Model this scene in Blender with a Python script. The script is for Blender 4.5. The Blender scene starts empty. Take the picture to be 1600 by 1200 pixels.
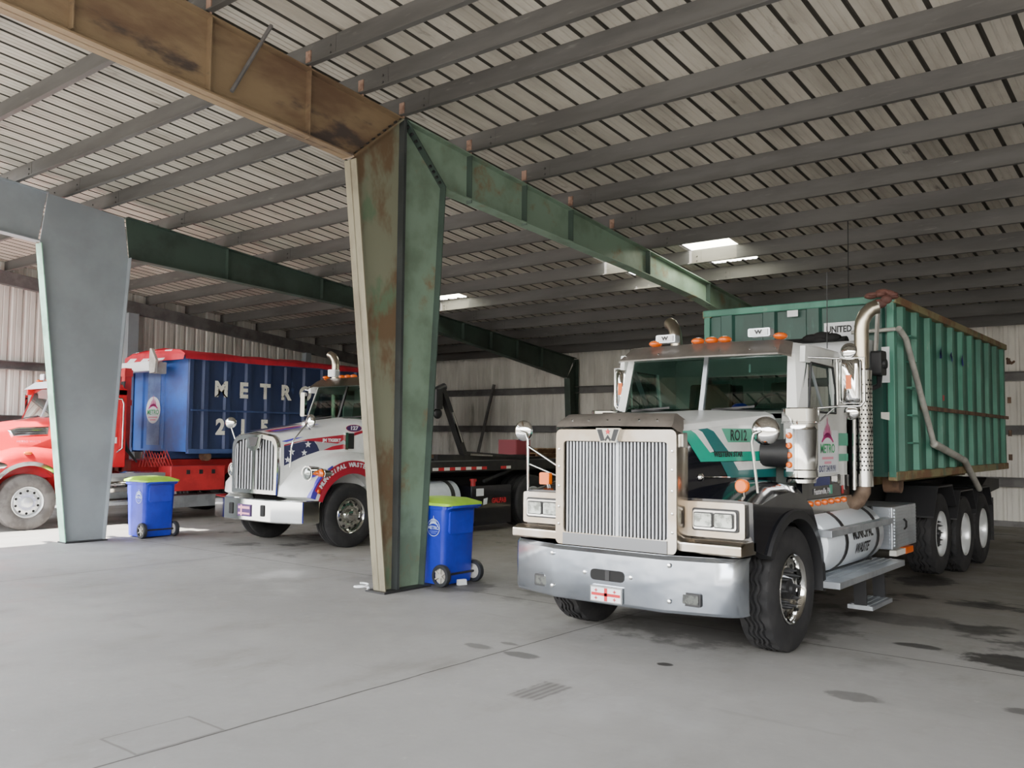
import bpy, bmesh, math, random
from mathutils import Vector, Matrix
R = random.Random(11)
SC = bpy.context.scene
COL = SC.collection
PI = math.pi

# ------------------------------------------------------------------ materials
def lin(c):
    c /= 255.0
    return c / 12.92 if c <= .04045 else ((c + .055) / 1.055) ** 2.4
def rgb(r, g, b): return (lin(r), lin(g), lin(b), 1)

def mat(name, c, rough=.5, metal=0.0, c2=None, scale=3.0, thr=(.42, .62), bump=0.0, bscale=60.0, coat=0.0,
        detail=5.0, stretch=(1, 1, 1), rvar=0.0, c3=None, scale3=9.0, thr3=(.55, .7), spec=.5):
    m = bpy.data.materials.new(name); m.use_nodes = True
    nt = m.node_tree; N = nt.nodes; L = nt.links
    p = N['Principled BSDF']
    p.inputs['Base Color'].default_value = c
    p.inputs['Roughness'].default_value = rough
    p.inputs['Metallic'].default_value = metal
    p.inputs['Coat Weight'].default_value = coat
    p.inputs['Specular IOR Level'].default_value = spec
    tc = N.new('ShaderNodeNewGeometry')
    mp = N.new('ShaderNodeMapping'); mp.inputs['Scale'].default_value = stretch
    L.new(tc.outputs['Position'], mp.inputs['Vector'])
    def noise(sc, d=detail):
        n = N.new('ShaderNodeTexNoise'); n.inputs['Scale'].default_value = sc; n.inputs['Detail'].default_value = d
        n.inputs['Roughness'].default_value = .62
        L.new(mp.outputs[0], n.inputs['Vector']); return n
    def ramp(n, a, b):
        r = N.new('ShaderNodeMapRange'); r.interpolation_type = 'SMOOTHSTEP'
        r.inputs['From Min'].default_value = a; r.inputs['From Max'].default_value = b
        L.new(n.outputs['Fac'], r.inputs['Value']); return r
    cur = None
    if c2:
        r = ramp(noise(scale), *thr)
        mx = N.new('ShaderNodeMix'); mx.data_type = 'RGBA'
        mx.inputs['A'].default_value = c; mx.inputs['B'].default_value = c2
        L.new(r.outputs[0], mx.inputs['Factor']); cur = mx
        if c3:
            r3 = ramp(noise(scale3), *thr3)
            m3 = N.new('ShaderNodeMix'); m3.data_type = 'RGBA'
            L.new(mx.outputs['Result'], m3.inputs['A']); m3.inputs['B'].default_value = c3
            L.new(r3.outputs[0], m3.inputs['Factor']); cur = m3
        L.new(cur.outputs['Result'], p.inputs['Base Color'])
        if rvar:
            rr = N.new('ShaderNodeMapRange')
            rr.inputs['To Min'].default_value = rough; rr.inputs['To Max'].default_value = rough + rvar
            L.new(r.outputs[0], rr.inputs['Value']); L.new(rr.outputs[0], p.inputs['Roughness'])
    if bump:
        b = N.new('ShaderNodeBump'); b.inputs['Strength'].default_value = bump; b.inputs['Distance'].default_value = .01
        L.new(noise(bscale, 3).outputs['Fac'], b.inputs['Height']); L.new(b.outputs[0], p.inputs['Normal'])
    return m

def glass(name, tint, refl=.12, rough=.0, trans=True):
    m = bpy.data.materials.new(name); m.use_nodes = True
    nt = m.node_tree; N = nt.nodes; L = nt.links
    N.remove(N['Principled BSDF'])
    t = N.new('ShaderNodeBsdfTransparent'); t.inputs[0].default_value = tint
    g = N.new('ShaderNodeBsdfGlossy'); g.inputs['Roughness'].default_value = rough; g.inputs[0].default_value = (.95, 1, .98, 1)
    f = N.new('ShaderNodeLayerWeight'); f.inputs['Blend'].default_value = .25
    ad = N.new('ShaderNodeMath'); ad.operation = 'MULTIPLY_ADD'; ad.inputs[1].default_value = .6; ad.inputs[2].default_value = refl
    L.new(f.outputs['Fresnel'], ad.inputs[0])
    mx = N.new('ShaderNodeMixShader'); L.new(ad.outputs[0], mx.inputs[0]); L.new(t.outputs[0], mx.inputs[1]); L.new(g.outputs[0], mx.inputs[2])
    L.new(mx.outputs[0], N['Material Output'].inputs['Surface'])
    return m

def lens(name, c, strength=.0, rough=.15):
    m = mat(name, c, rough, 0, coat=.6)
    if strength:
        p = m.node_tree.nodes['Principled BSDF']
        p.inputs['Emission Color'].default_value = c; p.inputs['Emission Strength'].default_value = strength
    return m

K = {}
K['deck'] = mat('roof sheet', rgb(172, 166, 155), .7, .0, rgb(144, 138, 128), 1.2, (.35, .7), c3=rgb(104, 99, 92), scale3=3.2, thr3=(.6, .76), stretch=(1.5, .45, 1))
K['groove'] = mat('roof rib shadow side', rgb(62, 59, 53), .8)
K['purlin'] = mat('weathered galvanised purlin', rgb(86, 84, 82), .6, .1, rgb(70, 68, 66), 1.0, (.35, .7), c3=rgb(104, 102, 98), scale3=5, thr3=(.6, .8), stretch=(.5, 1, 3))
K['green'] = mat('faded green steel paint', rgb(122, 144, 126), .6, 0, rgb(100, 118, 100), 1.3, (.4, .65), c3=rgb(122, 106, 80), scale3=2.2, thr3=(.56, .72), bump=.1, bscale=40)
K['greendk'] = mat('dark green steel paint', rgb(62, 78, 70), .55, 0, rgb(50, 62, 56), 1.3, (.4, .65))
K['rust'] = mat('rusted steel', rgb(128, 108, 82), .7, 0, rgb(98, 76, 58), .9, (.4, .6), c3=rgb(66, 56, 52), scale3=1.5, thr3=(.55, .66), bump=.25, bscale=40, stretch=(1, .5, 1.4))
K['rustgreen'] = mat('half rusted green steel', rgb(122, 124, 104), .65, 0, rgb(104, 84, 62), 1.15, (.46, .56), c3=rgb(96, 116, 92), scale3=1.8, thr3=(.54, .66), bump=.2, bscale=40, stretch=(1, 1, .55))
K['khaki'] = mat('khaki weathered flange', rgb(124, 118, 98), .65, 0, rgb(100, 92, 74), 2.5, (.4, .65), stretch=(1, 1, .4))
K['greyframe'] = mat('grey blue glare haze frame paint', rgb(146, 154, 160), .6, 0, rgb(132, 138, 144), .7, (.35, .65))  # lightened and blued, glare haze put into the left frame's colour
K['greyflange'] = mat('glare mint flange', rgb(164, 214, 190), .55, 0, rgb(130, 170, 150), 2)  # sun and sky glare on the front flange painted as mint
K['clip'] = mat('rusty clip', rgb(150, 120, 104), .7, 0, rgb(110, 80, 66), 9)
K['wall'] = mat('ribbed wall sheet', rgb(222, 219, 212), .6, 0, rgb(196, 193, 186), 1.2, (.35, .7), c3=rgb(150, 145, 138), scale3=1.4, thr3=(.58, .78), stretch=(1.6, 1.6, .35))
K['girt'] = mat('grey girt', rgb(112, 110, 110), .6, .2, rgb(92, 90, 90), 2)
K['chrome'] = mat('polished chrome', rgb(222, 222, 220), .07, 1.0)
K['stain'] = mat('stainless with tan glare', rgb(178, 166, 150), .22, 1.0, rgb(198, 194, 188), 1.6)
K['alu'] = mat('brushed aluminium', rgb(206, 212, 218), .33, .75, rgb(184, 190, 198), 3)
K['bumper'] = mat('dented polished bumper', rgb(186, 193, 202), .2, .95, rgb(166, 174, 186), 2.2, (.35, .7), bump=1.0, bscale=1.7)
K['bars'] = mat('satin silver grille bar', rgb(196, 200, 206), .35, .5)
K['black'] = mat('black gloss paint', rgb(16, 17, 24), .12, 0, coat=.5)
K['rubber'] = mat('tyre rubber', rgb(30, 30, 32), .75, 0, rgb(42, 41, 42), 6, bump=.1, bscale=120)
K['rubberpale'] = mat('pale grey tyre rubber', rgb(104, 100, 98), .85, 0, rgb(84, 80, 78), 4)  # paler grey rubber for the red truck's front tyres
K['plastic'] = mat('dark plastic', rgb(34, 34, 36), .5)
K['void'] = mat('deep black', rgb(9, 9, 10), .8)
K['alurim'] = mat('bright alloy rim', rgb(226, 228, 228), .32, .55)
K['tubemetal'] = mat('dull grey metal plate', rgb(128, 130, 134), .35, .8)
K['bluepale'] = mat('lit slate blue', rgb(104, 128, 178), .45, 0, rgb(84, 104, 156), 2)  # logo rib paled, its lit look put into the colour
K['darksteel'] = mat('dark grey steel', rgb(58, 62, 62), .5, 0, rgb(46, 50, 50), 2)
K['chassis'] = mat('dirty black chassis', rgb(30, 30, 32), .6, 0, rgb(44, 42, 40), 3)
K['smoke'] = mat('smoked visor', rgb(104, 98, 92), .3, .2, rgb(88, 83, 78), 3)
K['white'] = mat('white truck paint', rgb(226, 228, 226), .3, 0, rgb(210, 212, 210), 1.2, coat=.4)
K['teal'] = mat('teal stripe', rgb(16, 160, 134), .35, 0, coat=.3)
K['dteal'] = mat('dark teal stripe', rgb(8, 98, 98), .35, 0, coat=.3)
K['sgreen'] = mat('faded green stripe', rgb(84, 166, 138), .45)
K['ink'] = mat('black lettering', rgb(24, 26, 30), .5)
K['inkblue'] = mat('navy lettering', rgb(56, 62, 110), .5)
K['paper'] = mat('white sign face', rgb(226, 228, 232), .5)
K['letter'] = mat('worn white stencil', rgb(236, 234, 224), .6, 0, rgb(150, 152, 150), 14, (.58, .66))
K['magenta'] = mat('magenta print', rgb(206, 44, 134), .5)
K['pgreen'] = mat('green print', rgb(52, 168, 104), .5)
K['pink'] = mat('pale pink print', rgb(226, 150, 170), .5)
K['amber'] = lens('amber lens', rgb(226, 100, 4), .12)
K['orange'] = lens('orange clearance lens', rgb(206, 88, 14), .08)
K['lampglass'] = mat('headlamp glass', rgb(176, 182, 178), .1, .7, rgb(110, 116, 112), 16, coat=.8)
K['fogglass'] = mat('fog lamp glass', rgb(96, 98, 94), .12, .3, rgb(70, 72, 70), 30, coat=.5)
K['dgreen'] = mat('container green', rgb(46, 102, 86), .5, 0, rgb(40, 86, 72), 1.5, (.35, .65), c3=rgb(92, 128, 110), scale3=3.5, thr3=(.6, .74), stretch=(1, 1, .5))
K['dgreenr'] = mat('container rib green lit', rgb(72, 132, 112), .5, 0, rgb(56, 108, 92), 2, (.4, .65), c3=rgb(110, 144, 126), scale3=5, thr3=(.62, .74), stretch=(1, 1, .4))  # ribs lighter than the panels, their lit look put into the colour
K['dgreenf'] = mat('container front green', rgb(36, 78, 68), .45, 0, rgb(30, 64, 56), 1.8, (.35, .65), c3=rgb(64, 112, 96), scale3=3, thr3=(.62, .74), stretch=(1, 1, .4))
K['rustrail'] = mat('rusty top rail', rgb(136, 128, 92), .7, 0, rgb(118, 86, 58), 3, (.45, .6), c3=rgb(84, 110, 88), scale3=2)
K['rustbar'] = mat('rusty rub bar', rgb(120, 92, 72), .75, 0, rgb(86, 66, 54), 6)
K['bluebox'] = mat('container navy blue greyed by glare', rgb(48, 62, 104), .5, 0, rgb(42, 54, 90), 1.5, (.35, .65), c3=rgb(70, 92, 146), scale3=3, thr3=(.62, .76), stretch=(1, 1, .5))  # sides greyed, glare put into the blue
K['bluelit'] = mat('container blue lit front', rgb(52, 100, 188), .4, 0, rgb(66, 86, 150), 1.4, (.4, .65))  # lit copy of the container blue for its front panel
K['bluerib'] = mat('container rib blue', rgb(60, 80, 128), .5, 0, rgb(50, 68, 112), 2)
K['red'] = mat('red truck paint', rgb(214, 30, 42), .28, 0, rgb(196, 26, 38), 1.5, coat=.5)
K['redmatt'] = mat('red hoist paint', rgb(196, 48, 52), .5, 0, rgb(170, 40, 44), 2)
K['dullred'] = mat('dull red cover', rgb(140, 52, 62), .6)
K['redtarp'] = mat('red tarpaulin', rgb(206, 40, 60), .6, 0, rgb(180, 34, 52), 2)
K['whitetarp'] = mat('white tarp housing', rgb(236, 238, 240), .45)
K['bin'] = mat('blue bin plastic', rgb(38, 52, 190), .38, 0, rgb(32, 44, 170), 2)
K['lid'] = mat('lime green lid', rgb(160, 210, 56), .45, 0, rgb(146, 196, 48), 3)
K['binwheel'] = mat('bin wheel plastic', rgb(36, 38, 42), .6)
K['binprint'] = mat('pale bin print', rgb(190, 210, 240), .5)
K['binprint2'] = mat('faint bin print', rgb(90, 112, 224), .5)
K['flagnavy'] = mat('flag navy', rgb(44, 46, 78), .35, 0, rgb(56, 56, 86), 3, coat=.3)
K['flagred'] = mat('flag red', rgb(170, 32, 52), .35, 0, coat=.3)
K['flagblue'] = mat('flag royal blue', rgb(72, 58, 176), .35, 0, coat=.3)
K['flaggrey'] = mat('flag grey', rgb(168, 170, 172), .35)
K['purple'] = mat('deep purple oval', rgb(66, 36, 92), .4)
K['grey'] = mat('grey hood paint', rgb(172, 174, 176), .35, .1)
K['wood'] = mat('worn timber', rgb(134, 100, 70), .8, 0, rgb(104, 76, 54), 3, stretch=(.4, 6, 6))
K['woodpale'] = mat('pale timber', rgb(178, 150, 112), .8, 0, rgb(140, 112, 80), 4)
K['tubegrey'] = mat('grey painted tube', rgb(186, 184, 176), .5, .1, rgb(160, 157, 150), 4)
K['brownarm'] = mat('red brown tarp roll', rgb(100, 62, 54), .7, 0, rgb(80, 50, 44), 5)
K['pipe'] = mat('brushed exhaust pipe', rgb(206, 196, 176), .28, 1.0, rgb(176, 168, 152), 3)
K['rustpipe'] = mat('tan rusted elbow', rgb(128, 108, 92), .6, .3, rgb(104, 86, 72), 6)
K['tank'] = mat('white tank paint', rgb(218, 226, 234), .3, .1, rgb(200, 208, 216), 1.5, coat=.3)
K['tan'] = mat('tan seat', rgb(98, 92, 84), .8)
K['cabin'] = mat('cab lining', rgb(70, 76, 72), .8)
K['glass'] = glass('tinted windscreen', (.24, .36, .32, 1), .05)
K['glasslt'] = glass('pale windscreen', (.62, .74, .72, 1), .14)
K['skylight'] = None
K['flagstripe'] = K['flagred']
K['redtape'] = mat('red reflective tape', rgb(190, 34, 44), .4)
K['whitetape'] = mat('white reflective tape', rgb(224, 222, 214), .4)

def skymat():
    m = bpy.data.materials.new('translucent skylight'); m.use_nodes = True
    nt = m.node_tree; N = nt.nodes; L = nt.links; N.remove(N['Principled BSDF'])
    t = N.new('ShaderNodeBsdfTranslucent'); t.inputs[0].default_value = (.95, .93, .72, 1)
    tr = N.new('ShaderNodeBsdfTransparent'); tr.inputs[0].default_value = (1, .96, .72, 1)
    mx = N.new('ShaderNodeMixShader'); mx.inputs[0].default_value = .35
    L.new(t.outputs[0], mx.inputs[1]); L.new(tr.outputs[0], mx.inputs[2]); L.new(mx.outputs[0], N['Material Output'].inputs['Surface'])
    return m
K['skylight'] = skymat()

# concrete floor with joints, stains and dust
def floormat():
    m = bpy.data.materials.new('stained concrete'); m.use_nodes = True
    nt = m.node_tree; N = nt.nodes; L = nt.links
    p = N['Principled BSDF']; p.inputs['Specular IOR Level'].default_value = .35
    g = N.new('ShaderNodeNewGeometry'); P = g.outputs['Position']
    sep = N.new('ShaderNodeSeparateXYZ'); L.new(P, sep.inputs[0])
    def noise(sc, d=6, st=(1, 1, 1), rot=0):
        mp = N.new('ShaderNodeMapping'); mp.inputs['Scale'].default_value = st; mp.inputs['Rotation'].default_value = (0, 0, rot)
        L.new(P, mp.inputs[0])
        n = N.new('ShaderNodeTexNoise'); n.inputs['Scale'].default_value = sc; n.inputs['Detail'].default_value = d
        n.inputs['Roughness'].default_value = .65; L.new(mp.outputs[0], n.inputs['Vector']); return n.outputs['Fac']
    def rng(v, a, b, c=0., d=1., smooth=True):
        r = N.new('ShaderNodeMapRange'); r.interpolation_type = 'SMOOTHSTEP' if smooth else 'LINEAR'
        for k, x in zip(('From Min', 'From Max', 'To Min', 'To Max'), (a, b, c, d)): r.inputs[k].default_value = x
        L.new(v, r.inputs['Value']); return r.outputs[0]
    def math_(op, a, b=None, c=None):
        n = N.new('ShaderNodeMath'); n.operation = op
        for i, x in enumerate((a, b, c)):
            if x is None: continue
            if isinstance(x, (int, float)): n.inputs[i].default_value = x
            else: L.new(x, n.inputs[i])
        return n.outputs[0]
    def mix(f, a, b):
        n = N.new('ShaderNodeMix'); n.data_type = 'RGBA'
        L.new(f, n.inputs['Factor'])
        for k, x in (('A', a), ('B', b)):
            if isinstance(x, tuple): n.inputs[k].default_value = x
            else: L.new(x, n.inputs[k])
        return n.outputs['Result']
    c = mix(rng(noise(.28, 8), .3, .7), rgb(146, 144, 141), rgb(126, 124, 121))
    c = mix(rng(noise(1.7, 7, (1, .5, 1)), .5, .78, 0, .65), c, rgb(112, 108, 102))
    c = mix(rng(noise(2.6, 5, (.25, 1.6, 1), .5), .6, .75, 0, .45), c, rgb(118, 116, 112))
    c = mix(rng(noise(6, 8), .62, .74, 0, .5), c, rgb(164, 160, 154))
    # the back half of the shed is browner and oilier
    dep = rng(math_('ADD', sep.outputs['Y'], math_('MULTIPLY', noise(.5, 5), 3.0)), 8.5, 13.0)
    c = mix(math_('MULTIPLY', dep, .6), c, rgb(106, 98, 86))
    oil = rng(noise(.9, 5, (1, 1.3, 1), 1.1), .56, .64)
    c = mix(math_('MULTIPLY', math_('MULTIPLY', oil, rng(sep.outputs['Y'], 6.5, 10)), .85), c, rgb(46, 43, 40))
    def blob(cx, cy, rx, ry, amt, col, cc):
        dx = math_('DIVIDE', math_('SUBTRACT', sep.outputs['X'], cx), rx)
        dy = math_('DIVIDE', math_('SUBTRACT', sep.outputs['Y'], cy), ry)
        d = math_('SQRT', math_('ADD', math_('MULTIPLY', dx, dx), math_('MULTIPLY', dy, dy)))
        d = math_('ADD', d, math_('MULTIPLY', math_('SUBTRACT', noise(3.2, 5), .5), 1.6))
        return mix(rng(d, .75, 1.05, amt, 0), cc, col)
    D = rgb(40, 37, 35)
    for b in ((-1.35, 8.35, .5, .28, .9), (-2.2, 8.45, .25, .1, .8), (-3.1, 12.4, .35, .6, .8), (-2.2, 11.0, .4, .2, .7), (-2.1, 6.5, .2, .12, .5), (-1.0, 6.9, .25, .1, .6),
              (-3.55, 6.42, .07, .05, .9), (-4.6, 5.9, .18, .1, .6), (-5.1, 5.9, .16, .08, .5), (-4.93, 6.15, .12, .05, .5), (-7.5, 8.1, .7, .5, .6), (-4.0, 8.6, 1.2, 1.6, .55), (-2.6, 9.6, .6, .35, .5), (-12, 11, 1.4, 1.5, .5), (-18.5, 9.5, 1.4, 2, .4)):
        c = blob(*b, D, c)
    # expansion joints
    wob = math_('MULTIPLY', math_('SUBTRACT', noise(1.5, 6), .5), .05)
    jx = math_('ABSOLUTE', math_('ADD', math_('ADD', sep.outputs['X'], 4.81), wob))
    jy = math_('ABSOLUTE', math_('ADD', math_('ADD', sep.outputs['Y'], -7.92), wob))
    jx2 = math_('ABSOLUTE', math_('ADD', math_('ADD', sep.outputs['X'], 11.6), wob))
    j = math_('MINIMUM', math_('MINIMUM', jx, jx2), jy)
    c = mix(rng(j, .004, .014, .85, 0), c, rgb(52, 48, 45))
    # skid mark left by a tyre tread
    dx = math_('ABSOLUTE', math_('ADD', sep.outputs['X'], 3.86)); dy = math_('ABSOLUTE', math_('SUBTRACT', sep.outputs['Y'], 5.17))
    box = math_('MULTIPLY', rng(math_('ADD', dx, math_('MULTIPLY', noise(9, 3), .1)), .15, .19, 1, 0), rng(math_('ADD', dy, math_('MULTIPLY', noise(9, 3), .1)), .24, .3, 1, 0))
    st = rng(math_('SINE', math_('MULTIPLY', sep.outputs['X'], 110)), -.3, .4)
    c = mix(math_('MULTIPLY', math_('MULTIPLY', box, math_('ADD', math_('MULTIPLY', st, .45), .4)), .8), c, rgb(74, 70, 66))
    # a cracked patch repair beside the joint
    dx = math_('ABSOLUTE', math_('ADD', math_('ADD', sep.outputs['X'], 5.03), wob)); dy = math_('ABSOLUTE', math_('ADD', math_('SUBTRACT', sep.outputs['Y'], 2.95), wob))
    e = math_('ABSOLUTE', math_('SUBTRACT', math_('MAXIMUM', math_('DIVIDE', dx, .2), math_('DIVIDE', dy, .28)), 1.0))
    c = mix(rng(e, .015, .05, .6, 0), c, rgb(84, 80, 76))
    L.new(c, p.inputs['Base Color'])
    L.new(rng(noise(1.1, 5), .35, .65, .5, .78), p.inputs['Roughness'])
    b = N.new('ShaderNodeBump'); b.inputs['Strength'].default_value = .12; b.inputs['Distance'].default_value = .01
    L.new(noise(22, 6), b.inputs['Height']); L.new(b.outputs[0], p.inputs['Normal'])
    return m

# ------------------------------------------------------------------ mesh helper
def frame_of(d):
    d = d.normalized()
    a = Vector((0, 0, 1)) if abs(d.z) < .9 else Vector((0, 1, 0))
    u = d.cross(a).normalized(); return u, d.cross(u).normalized()

class MB:
    def __init__(s): s.bm = bmesh.new(); s.mi = 0
    def face(s, vs):
        try: f = s.bm.faces.new(vs); f.material_index = s.mi; return f
        except ValueError: return None
    def poly(s, pts): s.face([s.bm.verts.new(p) for p in pts]); return s
    def loft(s, rings, closed=True, cap=True):
        vr = [[s.bm.verts.new(p) for p in r] for r in rings]
        n = len(vr[0])
        for a, b in zip(vr, vr[1:]):
            for i in range(n if closed else n - 1):
                j = (i + 1) % n
                s.face([a[i], a[j], b[j], b[i]])
        if cap and closed: s.face(vr[0][::-1]); s.face(vr[-1])
        return s
    def prism(s, pts, ax, a, b):
        def P(p, h): return {'x': (h, p[0], p[1]), 'y': (p[0], h, p[1]), 'z': (p[0], p[1], h)}[ax]
        return s.loft([[P(p, a) for p in pts], [P(p, b) for p in pts]])
    def box(s, x0, x1, y0, y1, z0, z1): return s.prism([(x0, y0), (x1, y0), (x1, y1), (x0, y1)], 'z', z0, z1)
    def rbox(s, x0, x1, y0, y1, z0, z1, r=.02, ax='z', n=3):
        A, B, a, b = {'z': ((x0, x1), (y0, y1), z0, z1), 'x': ((y0, y1), (z0, z1), x0, x1), 'y': ((x0, x1), (z0, z1), y0, y1)}[ax]
        return s.prism(rrect(A[0], A[1], B[0], B[1], r, n), ax, a, b)
    def bar(s, p, q, w, h, up=(0, 0, 1)):
        p, q = Vector(p), Vector(q); d = (q - p).normalized()
        sd = d.cross(Vector(up)).normalized(); u = sd.cross(d)
        def ring(c): return [c + sd * w / 2 * i + u * h / 2 * j for i, j in ((-1, -1), (1, -1), (1, 1), (-1, 1))]
        return s.loft([ring(p), ring(q)])
    def tube(s, path, r, n=10, cap=True):
        path = [Vector(p) for p in path]; rs = r if isinstance(r, (list, tuple)) else [r] * len(path)
        rings = []; u = None
        for i, p in enumerate(path):
            d = (path[min(i + 1, len(path) - 1)] - path[max(i - 1, 0)]).normalized()
            if u is None: u, v = frame_of(d)
            else:
                u = (u - d * u.dot(d)).normalized(); v = d.cross(u)
            rings.append([p + (u * math.cos(2 * PI * k / n) + v * math.sin(2 * PI * k / n)) * rs[i] for k in range(n)])
        return s.loft(rings, cap=cap)
    def lathe(s, prof, ax, c, n=32, fn=None, cap=False):
        rings = []
        for k, (r, h) in enumerate(prof):
            ring = []
            for i in range(n):
                rr, hh = fn(k, i, r, h) if fn else (r, h)
                t = 2 * PI * i / n; a, b = rr * math.cos(t), rr * math.sin(t)
                ring.append({'x': (c[0] + hh, c[1] + a, c[2] + b), 'y': (c[0] + a, c[1] + hh, c[2] + b), 'z': (c[0] + a, c[1] + b, c[2] + hh)}[ax])
            rings.append(ring)
        return s.loft(rings, cap=cap)
    def ball(s, c, rx, ry, rz, n=14, m=8):
        return s.loft([[(c[0] + rx * math.sin(PI * j / m) * math.cos(2 * PI * i / n), c[1] + ry * math.sin(PI * j / m) * math.sin(2 * PI * i / n), c[2] + rz * math.cos(PI * j / m)) for i in range(n)] for j in [.02] + list(range(1, m)) + [m - .02]])
    def text(s, t, M, size, bold=0.0, sx=1.0, align='CENTER', space=1.0):
        cu = bpy.data.curves.new('t', 'FONT'); cu.body = t; cu.size = size; cu.offset = bold
        cu.align_x = align; cu.align_y = 'CENTER'; cu.space_character = space; cu.resolution_u = 3
        o = bpy.data.objects.new('t', cu); COL.objects.link(o)
        bpy.context.view_layer.update()
        me = bpy.data.meshes.new_from_object(o.evaluated_get(bpy.context.evaluated_depsgraph_get()))
        me.transform(M @ Matrix.Diagonal((sx, 1, 1, 1)))
        n0 = len(s.bm.faces); s.bm.from_mesh(me); s.bm.faces.ensure_lookup_table()
        for f in s.bm.faces[n0:]: f.material_index = s.mi
        bpy.data.objects.remove(o); bpy.data.curves.remove(cu); bpy.data.meshes.remove(me)
        return s
    def build(s, name, m, parent=None, smooth=None, bevel=0, loc=None, recalc=True):
        if recalc: bmesh.ops.recalc_face_normals(s.bm, faces=s.bm.faces)
        off = Vector(loc) if loc else (root_loc(parent) if parent else None)
        if off is not None: bmesh.ops.translate(s.bm, verts=s.bm.verts, vec=-off)
        me = bpy.data.meshes.new(name); s.bm.to_mesh(me); s.bm.free()
        for x in (m if isinstance(m, (list, tuple)) else [m]): me.materials.append(K[x] if isinstance(x, str) else x)
        o = bpy.data.objects.new(name, me); COL.objects.link(o)
        if parent: o.parent = parent
        elif loc: o.location = loc
        if smooth:
            me.polygons.foreach_set('use_smooth', [True] * len(me.polygons)); me.set_sharp_from_angle(angle=math.radians(smooth))
        if bevel:
            b = o.modifiers.new('b', 'BEVEL'); b.width = bevel; b.segments = 2; b.limit_method = 'ANGLE'; b.angle_limit = math.radians(40)
        return o

def root_loc(o):
    v = Vector((0, 0, 0))
    while o: v = v + o.location; o = o.parent
    return v
def rrect(x0, x1, y0, y1, r, n=3):
    out = []
    for cx, cy, a in ((x1 - r, y0 + r, -90), (x1 - r, y1 - r, 0), (x0 + r, y1 - r, 90), (x0 + r, y0 + r, 180)):
        for i in range(n + 1):
            t = math.radians(a + 90 * i / n); out.append((cx + r * math.cos(t), cy + r * math.sin(t)))
    return out
def arc(cx, cy, r, a0, a1, n):
    return [(cx + r * math.cos(math.radians(a0 + (a1 - a0) * i / n)), cy + r * math.sin(math.radians(a0 + (a1 - a0) * i / n))) for i in range(n + 1)]
def TM(o, right, up):
    r = Vector(right).normalized(); u = Vector(up).normalized(); n = r.cross(u).normalized()
    M = Matrix.Identity(4)
    for i in range(3): M[i][0], M[i][1], M[i][2], M[i][3] = r[i], u[i], n[i], o[i]
    return M
def thing(name, label, cat, loc, group=None):
    o = bpy.data.objects.new(name, None); COL.objects.link(o); o.location = loc; o.empty_display_size = .2
    return tag(o, label, cat, group)
def tag(o, label, cat, group=None):
    o['label'] = label; o['category'] = cat
    if group: o['group'] = group
    return o
def struct(o): o['kind'] = 'structure'; return o
def star(cx, cy, r, rot=90):
    return [(cx + (r if i % 2 == 0 else r * .42) * math.cos(math.radians(rot + 36 * i)), cy + (r if i % 2 == 0 else r * .42) * math.sin(math.radians(rot + 36 * i))) for i in range(10)]
ORD = ['first', 'second', 'third', 'fourth', 'fifth', 'sixth', 'seventh', 'eighth', 'ninth', 'tenth', 'eleventh', 'twelfth', 'thirteenth', 'fourteenth', 'fifteenth', 'sixteenth', 'seventeenth', 'eighteenth', 'nineteenth', 'twentieth', 'twenty-first', 'twenty-second', 'twenty-third', 'twenty-fourth']

# ------------------------------------------------------------------ shed shell
XL, XR, YB, YF = -22.1, 14.0, 21.6, -4.2
SL = .103
def zr(y): return 5.62 - SL * (y - 7.4)      # top of rafters
def zd(y): return zr(y) + .25                 # underside of roof sheets

mb = MB(); mb.poly([(XL - .2, YF - .5, 0), (XR + .2, YF - .5, 0), (XR + .2, YB + .2, 0), (XL - .2, YB + .2, 0)])
K['floor'] = floormat()
struct(mb.build('floor', 'floor'))
mb = MB(); mb.poly([(-80, -80, -.03), (80, -80, -.03), (80, 80, -.03), (-80, 80, -.03)])
K['asphalt'] = mat('yard gravel', rgb(96, 90, 82), .9, 0, rgb(80, 75, 68), .6)
struct(mb.build('ground', 'asphalt'))

# ribbed roof sheets; some sheets are left out where translucent panels sit
HOLES = [(-7.3, -6.4, 13.75, 15.15), (-9.1, -8.2, 13.8, 15.25), (-14.5, -13.6, 14.6, 15.35)]
mb = MB(); RS = .3
xs = [XL - .3 + RS * i for i in range(int((XR - XL + .6) / RS) + 1)]
for x in xs:
    y0 = YF if x > -15.2 else 5.35 + .25 * (x + 15.2)  # unseen front edge cut back and skewed to shape the sun patch
    segs = [(y0, YB + .3)]
    for h in HOLES:
        if h[0] - .01 <= x + .15 <= h[1] + .01:
            segs = [(y0, h[2]), (h[3], YB + .3)]
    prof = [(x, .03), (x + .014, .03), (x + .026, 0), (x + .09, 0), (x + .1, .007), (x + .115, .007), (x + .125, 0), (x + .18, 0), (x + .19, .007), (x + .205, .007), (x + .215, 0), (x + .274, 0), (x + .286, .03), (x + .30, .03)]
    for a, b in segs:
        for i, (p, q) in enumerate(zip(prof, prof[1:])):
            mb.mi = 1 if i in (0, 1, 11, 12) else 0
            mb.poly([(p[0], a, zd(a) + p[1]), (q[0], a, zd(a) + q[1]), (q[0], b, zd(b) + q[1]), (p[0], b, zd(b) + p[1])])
struct(mb.build('ceiling', ['deck', 'groove']))
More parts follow.
